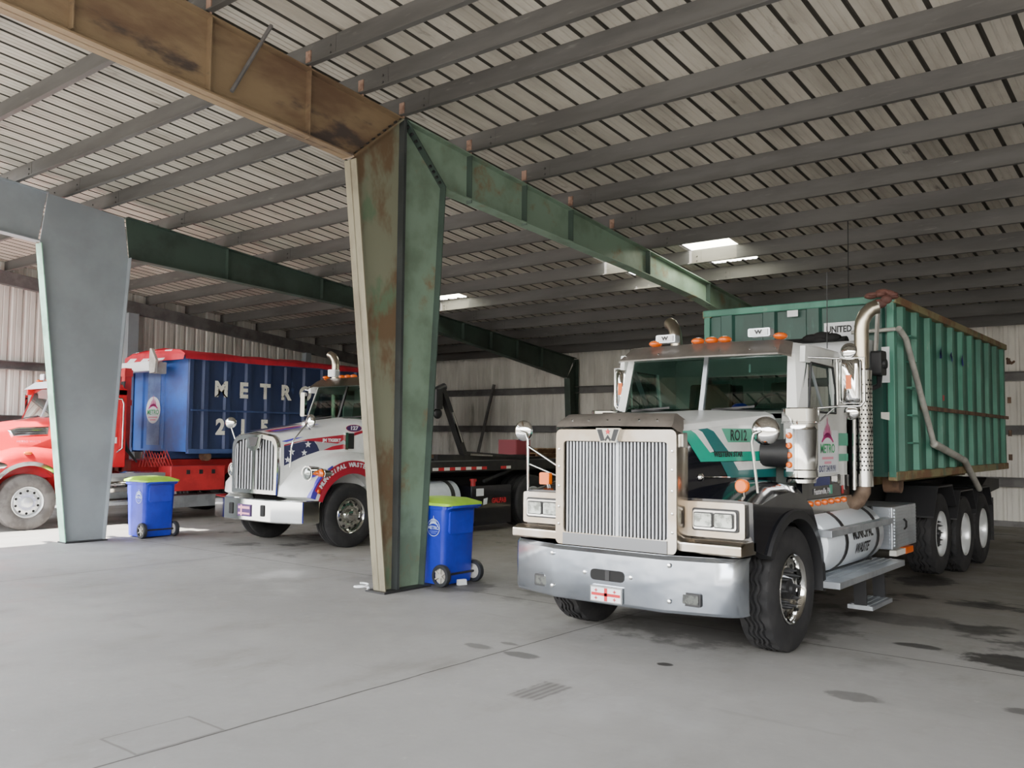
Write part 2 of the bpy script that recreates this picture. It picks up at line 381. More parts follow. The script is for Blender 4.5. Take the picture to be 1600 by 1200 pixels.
for i, h in enumerate(HOLES):
    mb = MB(); mb.poly([(h[0] - .05, h[2], zd(h[2]) + .02), (h[1] + .05, h[2], zd(h[2]) + .02), (h[1] + .05, h[3], zd(h[3]) + .02), (h[0] - .05, h[3], zd(h[3]) + .02)])
    tag(mb.build('skylight_panel', 'skylight'), ['translucent roof panel glowing just right of the green rafter, above the green dumpster truck',
        'translucent roof panel glowing just left of the green rafter', 'translucent roof panel glowing right beside the rusty middle column'][i], 'skylight')

def sheet_wall(name, ax, at, a0, a1, ztop, zbot=.05, cuts=None):
    mb = MB(); x = a0
    while x < a1 - .01:
        prof = [(x, 0), (x + .03, .03), (x + .07, .03), (x + .1, 0), (x + .17, 0), (x + .185, .008), (x + .2, 0), (x + .3, 0)]
        for p, q in zip(prof, prof[1:]):
            def V(s, z): return (s[0], at + s[1], z) if ax == 'y' else (at - s[1], s[0], z)
            mb.poly([V(p, zbot), V(q, zbot), V(q, ztop(q[0])), V(p, ztop(p[0]))])
        x += .3
    return struct(mb.build(name, 'wall'))
sheet_wall('wall_back', 'y', YB, XL, XR, lambda x: zd(YB) + .05)
sheet_wall('wall_left', 'x', XL, 5.1, YB, lambda y: zd(y) + .05)
sheet_wall('wall_right', 'x', XR, YF, YB, lambda y: zd(y) + .05)
mb = MB(); mb.box(XL, XR, YB - .03, YB + .05, 0, .12)
struct(mb.build('baseboard_back', 'girt'))

# purlins
PY = [-3.6, -2.4, -1.2, 0, 1.2, 2.4, 3.55, 4.72, 5.93, 6.68, 7.33, 8.55, 9.72, 10.86, 12.02, 13.16, 14.25, 15.42, 16.5, 17.6, 18.7, 19.8, 20.85]
n = len(PY)
for i, y in enumerate(PY):
    mb = MB(); z = zr(y)
    t, f = .012, .07
    mb.prism([(y - f, z), (y, z), (y, z + .236), (y + f, z + .236), (y + f, z + .25), (y - t, z + .25), (y - t, z + .014), (y - f, z + .014)], 'x', XL + .1 if y > 5.4 else -15.1, XR)
    for xf in (-7.67, -14.9):                 # lapped, bolted ends over the frames
        mb.prism([(y - t - .004, z + .02), (y - t, z + .02), (y - t, z + .24), (y - t - .004, z + .24)], 'x', xf - .45, xf + .5)
        for s in (-.38, .42):
            for zz in (.06, .14): mb.lathe([(.014, 0), (.014, -.02), (.001, -.02)], 'y', (xf + s, y - t, z + zz), 6)
    k = n - 1 - i
    tag(mb.build('roof_purlin', 'purlin'), f'grey steel roof purlin running the length of the shed, {ORD[k]} counted from the back wall', 'roof beam', 'roof purlins')

# tapered steel frames
def ipart(name, m, xc, top, bot, w, parent, mw=None, web=.014, fl=.016, ft=True, fb=True):
    mb = MB()
    mb.mi = 0; mb.prism(list(top) + list(bot)[::-1], 'x', xc - web / 2, xc + web / 2)
    mb.mi = 1 if mw else 0
    for line, on, sg in ((top, ft, -1), (bot, fb, 1)):
        if not on: continue
        for p, q in zip(line, line[1:]):
            d = Vector((q[0] - p[0], q[1] - p[1])).normalized(); nn = Vector((-d.y, d.x)) * sg * fl
            mb.prism([p, q, (q[0] + nn.x, q[1] + nn.y), (p[0] + nn.x, p[1] + nn.y)], 'x', xc - w / 2, xc + w / 2)
    return mb.build(name, [m, mw] if mw else m, parent)

def frame(xc, yo, kind):
    """two back to back tapered columns, their rafters, and the back wall column"""
    yl0, yl1, yr0, yr1 = 7.14 + yo, 6.57 + yo, 7.78 + yo, 8.06 + yo
    ym = 7.34 + yo if kind == 1 else 7.15 + yo
    zk = 4.93 if kind == 1 else 4.86
    where = 'in the middle of the shed' if kind == 1 else 'on the left beside the red truck'
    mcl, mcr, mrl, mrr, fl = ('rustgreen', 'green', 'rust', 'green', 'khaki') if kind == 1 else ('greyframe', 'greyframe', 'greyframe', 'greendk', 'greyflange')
    W = .2
    # left half
    if kind == 2:
        c = thing('steel_column', 'wide tapered grey blue steel column standing on the left beside the red truck', 'column', (xc, yl0 + .3, 0))
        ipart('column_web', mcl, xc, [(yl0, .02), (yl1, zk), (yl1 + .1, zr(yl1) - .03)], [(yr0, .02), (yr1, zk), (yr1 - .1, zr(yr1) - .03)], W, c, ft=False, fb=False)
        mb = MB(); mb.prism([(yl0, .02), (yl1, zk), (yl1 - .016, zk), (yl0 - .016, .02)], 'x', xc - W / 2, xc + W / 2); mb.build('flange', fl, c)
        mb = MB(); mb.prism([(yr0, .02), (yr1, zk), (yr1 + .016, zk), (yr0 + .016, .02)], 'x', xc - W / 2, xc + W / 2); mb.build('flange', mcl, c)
        mb = MB(); mb.box(xc - .14, xc + .14, yl0 - .03, yr0 + .03, 0, .02); mb.build('base_plate', 'plastic', c)
    else: pair(xc, kind, yl0, yl1, yr0, yr1, ym, zk, where, mcl, mcr, fl, W)
    rest(xc, kind, yl1, yr1, ym, zk, mrl, mrr, W)
def pair(xc, kind, yl0, yl1, yr0, yr1, ym, zk, where, mcl, mcr, fl, W):
    c = thing('steel_column', f'tapered {"rusty steel" if kind==1 else "grey blue steel"} column, left half of the pair standing {where}', 'column', (xc, yl0 + .1, 0))
    ipart('column_web', mcl, xc, [(yl0, .02), (yl1, zk)], [(ym, .02), (ym, zr(ym) - .03)], W, c, mw=fl, fb=False)
    mb = MB(); mb.box(xc - W / 2, xc + W / 2, ym - .02, ym - .003, .02, zr(ym) - .02); mb.build('inner_flange', 'darksteel', c)
    mb = MB(); mb.box(xc - .16, xc + .16, yl0 - .07, ym - .003, 0, .02); mb.build('base_plate', 'plastic', c)
    mb = MB(); dv = Vector((0, ym - yl1, zr(ym) - .02 - zk)); u = dv.normalized()
    mb.bar((xc, yl1 - .03, zk + .015), (xc, ym - .03, zr(ym) - .03), W, .022, (0, -u.z, u.y)); mb.build('splice_plate', 'rustgreen' if kind == 1 else mcl, c)
    mb = MB()
    if kind == 1:
        for k in range(9):
            p = Vector((xc + .07, yl1, zk + .02)) + dv * (.06 + .11 * k); mb.bar(p, p + Vector((0, -u.z, u.y)) * .035, .03, .03, (1, 0, 0))
        mb.build('splice_bolts', 'plastic', c)
    # right half
    c = thing('steel_column', f'tapered {"faded green steel" if kind==1 else "grey blue steel"} column, right half of the pair standing {where}', 'column', (xc, yr0 - .1, 0))
    ipart('column_web', mcr, xc, [(ym, .02), (ym, zr(ym) - .03)], [(yr0, .02), (yr1, zk)], W, c, mw='greendk' if kind == 1 else mcr, ft=False)
    mb = MB(); mb.box(xc - W / 2, xc + W / 2, ym + .003, ym + .02, .02, zr(ym) - .02); mb.build('inner_flange', 'darksteel', c)
    mb = MB(); mb.box(xc - .16, xc + .16, ym + .003, yr0 + .05, 0, .02); mb.build('base_plate', 'plastic', c)
    dv = Vector((0, yr1 - ym, zk - zr(ym) + .02)); u = dv.normalized()
    mb = MB(); mb.bar((xc, ym + .02, zr(ym) - .02), (xc, yr1, zk), W, .022, (0, -u.z, u.y)); mb.build('splice_plate', mcr if kind != 1 else 'greendk', c)
    if kind == 1:
        mb = MB()
        for k in (1, 2, 3, 4, 6.6, 7.4, 8.2, 9):
            p = Vector((xc + .07, ym, zr(ym) - .02)) + dv * (.1 * k); mb.bar(p, p - Vector((0, -u.z, u.y)) * .04, .03, .03, (1, 0, 0))
        mb.build('splice_bolts', 'plastic', c)
def rest(xc, kind, yl1, yr1, ym, zk, mrl, mrr, W):
    r = thing('steel_rafter', f'{"rusty brown" if kind==1 else "grey blue"} steel roof girder rising toward the front from the {"rusty" if kind==1 else "left grey"} column', 'roof girder', (xc, 2, zr(2)))
    top = [(YF, zr(YF) - .02), (ym - .03, zr(ym) - .02)]
    bot = [(YF, zr(YF) - 1.0), (yl1 - .03, zk + .02)]
    if kind == 2: top[1] = (yl1 + .08, zr(yl1 + .08) - .02)
    ipart('rafter_web', mrl, xc, top, bot, W, r)
    for y in ((5.93, 4.72, 3.4, 2.0) if kind == 1 else (4.7,)):
        mb = MB(); mb.box(xc + .007, xc + .09, y - .005, y + .005, zr(y) - .78, zr(y) - .03); mb.build('stiffener', mrl, r)
    for y in PY:
        if y < ym and y > 2 and kind == 1:
            mb = MB(); mb.box(xc + .02, xc + .1, y - .03, y - .013, zr(y) - .02, zr(y) + .17); mb.build('purlin_clip', 'clip', r)
    rr = thing('steel_rafter', f'{"green" if kind==1 else "dark"} steel roof girder sloping down to the back wall from the {"middle" if kind==1 else "left"} column', 'roof girder', (xc, 14, zr(14)))
    if kind == 2: ym = yr1 - .1
    bot = [(yr1 + .02, zk - .02), (12.5, zr(12.5) - .47), (15, zr(15) - .42), (21.08, 3.54)]
    ipart('rafter_web', mrr, xc, [(ym + .03, zr(ym) - .02), (12.5, zr(12.5) - .02), (15, zr(15) - .02), (YB - .15, zr(YB) - .02)], bot, W, rr)
    for y in ((8.55, 9.72, 10.86, 13.16, 15.42, 17.6, 19.8) if kind == 1 else (9.72, 12.02, 15.42, 16.5, 17.6, 18.7, 19.8)):
        mb = MB(); zb = zr(y) - (.66 if y < 9 else .6 if y < 10 else .53 if y < 11 else .45 if y < 16 else .45 + (y - 15.5) * .03)
        mb.box(xc + .007, xc + .095, y - .006, y + .006, zb, zr(y) - .035); mb.build('stiffener', 'greendk', rr)
    for y in PY:
        if y > ym and y < 13 and kind == 1:
            mb = MB(); mb.box(xc + .02, xc + .1, y - .03, y - .013, zr(y) - .02, zr(y) + .17); mb.build('purlin_clip', 'clip', rr)
    bc = thing('steel_column', f'dark green steel column against the back wall {"behind the green dumpster" if kind==1 else "left of the green dumpster truck"}', 'column', (xc, YB - .3, 0))
    ipart('column_web', 'greendk', xc, [(21.28, .0), (21.09, 3.53)], [(YB - .06, 0), (YB - .06, zr(YB) - .05)], .2, bc)
frame(-7.67, 0, 1)
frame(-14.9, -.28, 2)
# end wall framing
mb = MB()
for y0, y1 in ((5.2, YB - .1),):
    mb.prism([(y0, zr(y0)), (y1, zr(y1)), (y1, zr(y1) - .3), (y0, zr(y0) - .3)], 'x', XL + .12, XL + .3)
tag(mb.build('end_wall_beam', 'girt', loc=(XL + .2, 15, 5)), 'dark grey sloping beam along the top of the left end wall', 'beam')
for y, w in ((11.6, .28), (5.3, .2), (17.2, .2)):
    mb = MB(); mb.box(XL + .1, XL + .3, y - w / 2, y + w / 2, 0, zr(y) - .3)
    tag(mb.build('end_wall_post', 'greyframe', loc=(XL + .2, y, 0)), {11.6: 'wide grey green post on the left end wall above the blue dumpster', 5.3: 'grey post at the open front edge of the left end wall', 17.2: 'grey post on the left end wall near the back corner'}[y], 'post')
def girt(ax, a0, a1, z, label):
    mb = MB()
    if ax == 'x':
        y = YB - .03; mb.prism([(y, z - .1), (y - .14, z - .1), (y - .14, z - .08), (y - .015, z - .08), (y - .015, z + .08), (y - .14, z + .08), (y - .14, z + .1), (y, z + .1)], 'x', a0, a1)
    else:
        x = XL + .03; mb.prism([(x, z - .1), (x + .14, z - .1), (x + .14, z - .08), (x + .015, z - .08), (x + .015, z + .08), (x + .14, z + .08), (x + .14, z + .1), (x, z + .1)], 'y', a0, a1)
    tag(mb.build('wall_girt', 'girt'), label, 'wall rail')
for z, w in ((3.21, 'upper'), (2.06, 'middle'), (.95, 'lowest')): girt('x', XL + .2, XR, z, f'{w} grey horizontal rail on the back wall')
for z, w in ((3.36, 'upper'), (2.1, 'middle'), (.95, 'lowest')): girt('y', 5.2, YB - .2, z, f'{w} grey horizontal rail on the left end wall')
mb = MB(); mb.tube([(-7.6, 4.97, 5.2), (-7.58, 5.4, zr(5.4) + .2)], .022, 8)
tag(mb.build('flange_brace', 'girt'), 'thin diagonal brace rod from the rusty girder up to a purlin', 'brace')
mb = MB(); mb.tube([(-14.5, 14.2, 4.5), (-14.47, 14.25, 4.2), (-14.42, 14.3, 3.9), (-14.42, 14.3, 3.0), (-14.44, 14.3, 2.4)], .014, 6)
tag(mb.build('hanging_rope', 'khaki'), 'pale rope hanging from the dark green girder beside the middle column', 'rope')
mb = MB(); mb.tube([(-4.4, 13.6, 5.17), (-4.4, 13.58, 4.2), (-4.4, 13.6, 3.3)], .008, 5)
tag(mb.build('hanging_cable', 'plastic'), 'thin black cable hanging from the roof above the green dumpster', 'cable')

# ------------------------------------------------------------------ wheels
def wheel(root, xo, y, z, s, R0=.525, W=.3, dish=.05, spikes=False, tyre='rubber', hubr=.1, rimc='chrome', knobs=True, ang=0):
    """outer face of the tyre at x = xo, s = +1 faces +X"""
    def P(prof): return [(r, -s * h) for r, h in prof]
    tp = [(.29, .035), (.31, .012), (.37, 0), (.44, .004), (.49, .02), (.512, .03), (.52, .04), (.521, .085), (.5, .088), (.5, .104), (.522, .107), (.524, W * .4), (.502, W * .415), (.502, W * .465), (.524, W * .48)]
    tp = tp + [(r, W - h) for r, h in tp[::-1]]
    k0 = R0 / .525
    def fn(k, i, r, h):
        if knobs and .05 < abs(h) < W - .05: h = h + s * .012 * (1 if (i // 2) % 2 else -1)
        if knobs and r > .515 and (k in (6, 7, len(tp) - 7, len(tp) - 8)) and i % 4 == 0: r -= .02
        return r * k0, h
    mb = MB(); mb.lathe(P(tp), 'x', (xo, y, z), 80 if knobs else 48, fn)
    t = mb.build('tire', tyre, root, smooth=50)
    q = R0 / .525 * 1.0
    mb = MB()
    rp = [(.29, .03), (.292, .018), (.285, .012), (.272, .02), (.262, .04), (.255, .09), (.25, dish + .03), (.225, dish + .012), (.2, dish), (.15, dish - .004), (hubr + .02, dish), (.001, dish)]
    mb.lathe(P([(r * q, h) for r, h in rp]), 'x', (xo, y, z), 48)
    mb.mi = 1
    for k in range(10):
        a = 2 * PI * k / 10 + .3 + ang
        c = (xo, y + .208 * q * math.cos(a), z + .208 * q * math.sin(a)); mb.lathe(P([(.024, dish + .002), (.024, dish - .004), (.001, dish - .004)]), 'x', c, 10)
    mb.build('rim', [rimc, 'void'], t, smooth=40)
    mb = MB()
    if spikes:
        mb.lathe(P([(hubr, dish), (hubr, dish - .035), (hubr * .8, dish - .045), (.05, dish - .05), (.045, dish - .075), (.001, dish - .075)]), 'x', (xo, y, z), 24)
    else:
        mb.lathe(P([(hubr, dish), (hubr, max(dish - .09, -.0)), (hubr * .85, max(dish - .1, -.008)), (.001, max(dish - .1, -.008))]), 'x', (xo, y, z), 24)
    mb.build('hub_cap', 'plastic' if spikes else rimc, t, smooth=40)
    mb = MB()
    for k in range(10):
        a = 2 * PI * k / 10 + ang; c = (xo, y + .155 * q * math.cos(a), z + .155 * q * math.sin(a))
        if spikes: mb.lathe(P([(.02, dish), (.02, dish - .02), (.012, dish - .05), (.001, dish - .085)]), 'x', c, 8)
        else: mb.lathe(P([(.015, dish), (.015, dish - .025), (.001, dish - .028)]), 'x', c, 6)
    mb.build('lug_nuts', 'plastic' if spikes else rimc, t, smooth=40)
    return t

def metro_logo(root, o, right, up, s, mats, word='METRO', parts=('logo_crown', 'logo_word', 'logo_line')):
    """skyline crown over a word, drawn on a flat face"""
    o, r, u = Vector(o), Vector(right).normalized(), Vector(up).normalized()
    def p(a, b): return o + r * a * s + u * b * s
    mb = MB()
    q = [k / 10 for k in range(-10, 11)]
    out_, in_ = [(x * .5, .12 + .26 * (1 - x * x)) for x in q], [(x * .42, .1 + .14 * (1 - x * x)) for x in q[::-1]]
    for i in range(20):
        mb.poly([p(*out_[i]), p(*out_[i + 1]), p(*in_[19 - i]), p(*in_[20 - i])])
    for x, w, h in ((-.3, .04, .38), (-.2, .035, .48), (-.1, .04, .56), (0, .035, .78), (.09, .035, .6), (.18, .04, .54), (.27, .03, .42)):
        mb.poly([p(x - w, .26), p(x + w, .26), p(x + w * .6, h), p(x, h + .07), p(x - w * .6, h)])
    mb.build(parts[0], mats[0], root)
    mb = MB(); mb.text(word, TM(p(0, -.08), r, u), .36 * s, .008 * s); mb.build(parts[1], mats[1], root)
    mb = MB()
    for y, w in ((-.34, .46), (-.47, .28)): mb.poly([p(-w, y - .035), p(w, y - .035), p(w, y + .035), p(-w, y + .035)])
    mb.build(parts[2], mats[2], root)

# ------------------------------------------------------------------ dumpsters
def dumpster(name, label, x0, x1, y0, y1, z0, z1, side, rib, front, rail, frail, nr, ribs_front, group=None, taper=0):
    t = thing(name, label, 'dumpster', ((x0 + x1) / 2, (y0 + y1) / 2, z0 - .16), group)
    for sx, x in ((1, x1), (-1, x0)):
        mb = MB(); mb.box(min(x - sx * .07, x - sx * .085), max(x - sx * .07, x - sx * .085), y0 + .02, y1 - .02, z0, z1 - .06); mb.build('side_panel', side, t)
    mb = MB(); mb.box(x0 + .07, x1 - .07, y0 + .04, y0 + .055, z0, z1 - .05); mb.build('front_panel', front, t)
    mb = MB(); mb.box(x0 + .08, x1 - .08, y0 + .05, y1 - .05, z0, z0 + .03); mb.build('floor_pan', side, t)
    mb = MB(); mb.box(x0 + .04, x1 - .04, y1 - .06, y1, z0, z1 - .03); mb.build('tail_door', side, t)
    for sx, x in ((1, x1), (-1, x0)):
        mb = MB(); a, b = min(x, x - sx * .1), max(x, x - sx * .1)
        mb.box(a - .012, b + .012, y0, y1, z1 - .09, z1); mb.build('top_rail', rail, t, bevel=.012)
        mb = MB(); mb.box(a, b, y0 + .01, y1, z0 - .04, z0 + .06); mb.build('bottom_rail', rail, t, bevel=.01)
        mb = MB(); mb.box(a + .01, b - .01, y0, y0 + .11, z0, z1 - .08); mb.build('corner_post', rib, t, bevel=.01)
    mb = MB(); mb.box(x0, x1, y0 - .01, y0 + .09, z1 - .08, z1 + .005); mb.build('top_rail', frail, t, bevel=.012)
    for i in range(nr):
        y = y0 + .42 + (y1 - y0 - .55) * i / (nr - 1)
        for x, sx in ((x1, 1), (x0, -1)):
            mb = MB(); j = R.uniform(-.012, .012)
            mb.loft([[(x - sx * .085, y - .1 + j, z0 + .05), (x - sx * .012, y - .055 + j, z0 + .05), (x - sx * .012, y + .055 + j, z0 + .05), (x - sx * .085, y + .1 + j, z0 + .05)],
                     [(x - sx * .085, y - .1, (z0 + z1) / 2), (x - sx * .012 - abs(j), y - .055 - j, (z0 + z1) / 2), (x - sx * .012 - abs(j), y + .055 - j, (z0 + z1) / 2), (x - sx * .085, y + .1, (z0 + z1) / 2)],
                     [(x - sx * .085, y - .1, z1 - .09), (x - sx * .012, y - .055, z1 - .09), (x - sx * .012, y + .055, z1 - .09), (x - sx * .085, y + .1, z1 - .09)]])
            mb.build('side_rib', rib, t)
    for x in ribs_front:
        mb = MB(); mb.prism([(x - .1, y0 + .045), (x - .07, y0 - .0), (x + .07, y0 - .0), (x + .1, y0 + .045)], 'z', z0 + .05, z1 - .08); mb.build('front_rib', rib if rib == 'bluerib' else front, t)
    for x in ((x0 + x1) / 2 - .45, (x0 + x1) / 2 + .45):
        mb = MB(); mb.box(x - .05, x + .05, y0 - .05, y1, z0 - .16, z0 - .0); mb.build('skid_rail', rail, t)
    for x in (x0 + .2, x1 - .2):
        mb = MB(); mb.lathe([(.001, -.09), (.1, -.09), (.1, .09), (.001, .09)], 'x', (x, y0 + .55, z0 - .1), 20); mb.build('ground_roller', 'rustbar', t, smooth=40)
    return t

XC = -4.03
G1 = dumpster('roll_off_dumpster', 'green ribbed steel roll-off dumpster riding on the white and green truck', -5.17, -2.84, 10.32, 16.75, 1.4, 3.43, 'dgreen', 'dgreenr', 'dgreenf', 'rustrail', 'dgreenr', 11, (-4.85, -4.3, -3.76, -3.05))
mb = MB(); mb.box(-2.84, -2.815, 11.3, 16.7, 2.18, 2.23); mb.build('rub_bar', 'rustbar', G1)
for z in (1.78, 2.1, 2.42, 2.72, 3.02):
    mb = MB(); mb.tube([(-2.93, 10.9, z), (-2.83, 10.9, z), (-2.83, 11.16, z), (-2.93, 11.16, z)], .012, 6); mb.build('ladder_rung', 'dgreenr', G1)
for z in (3.15, 2.5, 1.95, 1.55):
    mb = MB(); mb.lathe([(.001, -.05), (.028, -.05), (.028, .05), (.001, .05)], 'z', (-2.81, 16.74, z), 10); mb.build('door_hinge', 'rustbar', G1)
mb = MB(); mb.tube([(-2.83, 16.74, 3.2), (-2.78, 16.85, 3.12), (-2.76, 16.95, 3.16)], .02, 8); mb.build('door_hook', 'rustbar', G1)
mb = MB(); mb.poly([(-4.06, 10.3, 3.27), (-3.93, 10.3, 3.27), (-3.93, 10.3, 3.345), (-4.06, 10.3, 3.345)]); mb.build('sticker', 'paper', G1)
mb = MB(); mb.poly([(-3.64, 10.355, 2.88), (-3.0, 10.355, 2.88), (-3.0, 10.355, 3.17), (-3.64, 10.355, 3.17)]); sg = mb.build('sign', 'paper', G1)
mb = MB(); mb.text('UNITED STATES', TM((-3.32, 10.35, 3.085), (1, 0, 0), (0, 0, 1)), .105, .004, .78); mb.text('R', TM((-3.56, 10.35, 2.96), (1, 0, 0), (0, 0, 1)), .105, .004); mb.build('sign_letters', 'ink', sg)
for a in ((-2.835, 10.44, 2.45, 2.85, 'paper'),):
    mb = MB(); mb.poly([(-2.985, 10.312, a[2]), (-2.9, 10.312, a[2]), (-2.9, 10.312, a[3]), (-2.985, 10.312, a[3])]); mb.build('placard', 'paper', G1)
mb = MB(); mb.poly([(-3.0, 10.312, 2.05), (-2.91, 10.312, 2.03), (-2.91, 10.312, 2.12), (-3.0, 10.312, 2.12)]); mb.build('placard', 'whitetape', G1)
for y, z in ((12.35, 2.93), (12.92, 2.93), (13.55, 2.92)):
    mb = MB()
    for k in range(5):
        mb.poly([(-2.848, y + R.uniform(-.05, .03), z + R.uniform(-.07, .05)), (-2.848, y + .06 + R.uniform(-.02, .05), z + R.uniform(-.08, 0)), (-2.848, y + .05, z + .06 + R.uniform(0, .05))])
    mb.build('paint_mark', 'bin', G1)
mb = MB(); mb.poly([(-2.848, 12.44, 2.33), (-2.848, 12.53, 2.33), (-2.848, 12.53, 2.4), (-2.848, 12.44, 2.4)]); mb.build('paint_mark', 'redtape', G1)

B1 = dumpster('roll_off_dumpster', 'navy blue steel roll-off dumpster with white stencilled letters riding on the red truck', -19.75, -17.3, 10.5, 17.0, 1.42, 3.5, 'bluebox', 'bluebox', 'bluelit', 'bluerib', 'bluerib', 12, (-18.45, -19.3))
for word, z in (('METRO', 2.78), ('215', 1.95)):
    for i, ch in enumerate(word):
        mb = MB(); mb.text(ch, TM((-17.292, 11.27 + .575 * i, z), (0, 1, 0), (0, 0, 1)), .46, .022, .95); mb.build('stencil_letter', 'letter', B1)
mb = MB(); mb.box(-17.33, -17.296, 10.55, 16.9, 2.3, 2.34); mb.build('rub_bar', 'bluerib', B1)
mb = MB(); mb.prism([(-18.98, 10.49), (-18.98, 10.545), (-18.45, 10.545), (-18.45, 10.49)], 'z', 1.55, 3.3); mb.build('front_rib', 'bluepale', B1)
mb = MB(); mb.lathe([(.001, -.0), (.3, 0)], 'y', (-18.72, 10.484, 2.33), 28); mb.build('round_sign', 'paper', B1)
metro_logo(B1, (-18.72, 10.48, 2.31), (1, 0, 0), (0, 0, 1), .42, ('magenta', 'pgreen', 'pink'))
# tarp rolled over its top
mb = MB()
rows = []
for i in range(14):
    y = 10.35 + (17.0 - 10.35) * i / 13
    sag = R.uniform(-.03, .02)
    rows.append([(-17.24, y, 3.42 + R.uniform(-.02, .02)), (-17.26, y, 3.52), (-17.5, y, 3.60 + sag), (-18.1, y, 3.64 + sag * 2), (-18.9, y, 3.64 + sag), (-19.5, y, 3.6), (-19.78, y, 3.52), (-19.8, y, 3.42)])
mb.loft(rows, closed=False); mb.build('tarp', 'redtarp', B1, smooth=60)
mb = MB(); mb.poly([(-17.3, 10.33, 3.4), (-17.26, 10.345, 3.52), (-17.5, 10.38, 3.62), (-18.1, 10.42, 3.66), (-18.9, 10.42, 3.66), (-19.5, 10.38, 3.62), (-19.78, 10.345, 3.52), (-19.75, 10.33, 3.4)]); mb.build('tarp_end', 'redtarp', B1)
for x in (-19.65, -19.05, -18.4):
    mb = MB(); mb.poly([(x, 10.318, 3.41), (x + .3, 10.318, 3.41), (x + .55, 10.405, 3.645), (x + .25, 10.405, 3.645)]); mb.build('tarp_stripe', 'whitetarp', B1)


# ------------------------------------------------------------------ truck with the green dumpster
T = thing('roll_off_truck', 'white, black and teal roll-off truck with tall silver grille carrying the green dumpster', 'truck', (XC, 9.5, 0))
def both(fn):
    for s in (1, -1): fn(s)
def X(s, d): return XC + s * d

# chassis and axles
for s in (1, -1):
    mb = MB(); mb.box(*sorted((X(s, .35), X(s, .46))), 6.75, 16.4, .72, 1.0); mb.build('frame_rail', 'chassis', T)
    mb = MB(); mb.box(*sorted((X(s, .28), X(s, .52))), 10.0, 16.6, 1.02, 1.22); mb.build('hoist_rail', 'chassis', T)
mb = MB(); mb.tube([(X(-1, 1.0), 7.5, .5), (X(-1, .5), 7.5, .42), (X(1, .5), 7.5, .42), (X(1, 1.0), 7.5, .5)], .06); mb.build('front_axle', 'chassis', T)
for y in (12.45, 13.65, 14.78):
    mb = MB(); mb.tube([(X(-1, 1.1), y, .53), (X(-1, .25), y, .53), (X(-1, .2), y, .53), (X(1, .2), y, .53), (X(1, .25), y, .53), (X(1, 1.1), y, .53)], [.08, .09, .2, .2, .09, .08], 12); mb.build('rear_axle', 'chassis', T)
mb = MB(); mb.box(X(-1, .42), X(1, .42), 6.9, 8.6, .55, 1.25); mb.build('engine_block', 'void', T)
mb = MB(); mb.box(X(-1, .4), X(1, .4), 9.0, 12.0, .6, .75); mb.box(X(-1, .9), X(1, .6), 10.0, 11.9, .55, .95); mb.build('underbody', 'void', T)

# bumper
pl = [(-1.15, 6.62), (-1.13, 6.53), (-1.06, 6.46), (-.6, 6.33), (-.56, 6.31), (.52, 6.31), (.58, 6.33), (.9, 6.42), (1.02, 6.47), (1.07, 6.54), (1.09, 6.64)]
def bump_ring(z, push):
    o = [(XC + x, y - push, z) for x, y in pl]; i = [(XC + x * .985, y + .03, z) for x, y in pl[::-1]]
    return o + i
mb = MB(); mb.loft([bump_ring(.425, -.02), bump_ring(.45, 0), bump_ring(.66, .004), bump_ring(.84, 0), bump_ring(.875, -.035)])
bp = mb.build('bumper', 'bumper', T, smooth=35)
mb = MB(); mb.rbox(-4.2, -3.87, 6.3, 6.32, .62, .71, .035, 'y'); b1 = mb.build('tow_slot', 'void', bp)
mb = MB(); mb.box(-4.05, -4.01, 6.295, 6.31, .625, .705); mb.build('slot_bar', 'plastic', b1)
for x in (-4.26, -3.81, -4.6, -3.46):
    for z in ((.67,) if -4.3 < x < -3.8 else (.8, .52)):
        mb = MB(); mb.lathe([(.018, 0), (.016, -.012), (.001, -.016)], 'y', (x, 6.312, z), 12); mb.build('bolt', 'chrome', bp)
for x in (-4.74, -3.3):
    mb = MB(); y = 6.345 + abs(x - XC - (.6 if x > XC else -.6)) * .25
    mb.rbox(x - .085, x + .085, y - .02, y + .05, .495, .6, .015, 'y'); f = mb.build('fog_lamp', 'plastic', bp)
    mb = MB(); mb.rbox(x - .068, x + .068, y - .026, y, .512, .585, .01, 'y'); mb.build('lens', 'fogglass', f)
# plate: white with a red cross and four small crosses
mb = MB(); mb.box(-4.19, -3.88, 6.285, 6.3, .445, .575); pt = mb.build('number_plate', 'chrome', bp)
mb = MB(); mb.poly([(-4.18, 6.283, .455), (-3.89, 6.283, .455), (-3.89, 6.283, .565), (-4.18, 6.283, .565)]); mb.build('plate_face', 'paper', pt)
mb = MB(); mb.box(-4.05, -4.02, 6.281, 6.282, .457, .563); mb.box(-4.175, -3.895, 6.281, 6.282, .498, .522)
for x in (-4.13, -3.95):
    for z in (.54, .477): mb.box(x - .015, x + .015, 6.281, 6.282, z - .004, z + .004); mb.box(x - .004, x + .004, 6.281, 6.282, z - .015, z + .015)
mb.build('plate_cross', 'redtape', pt)

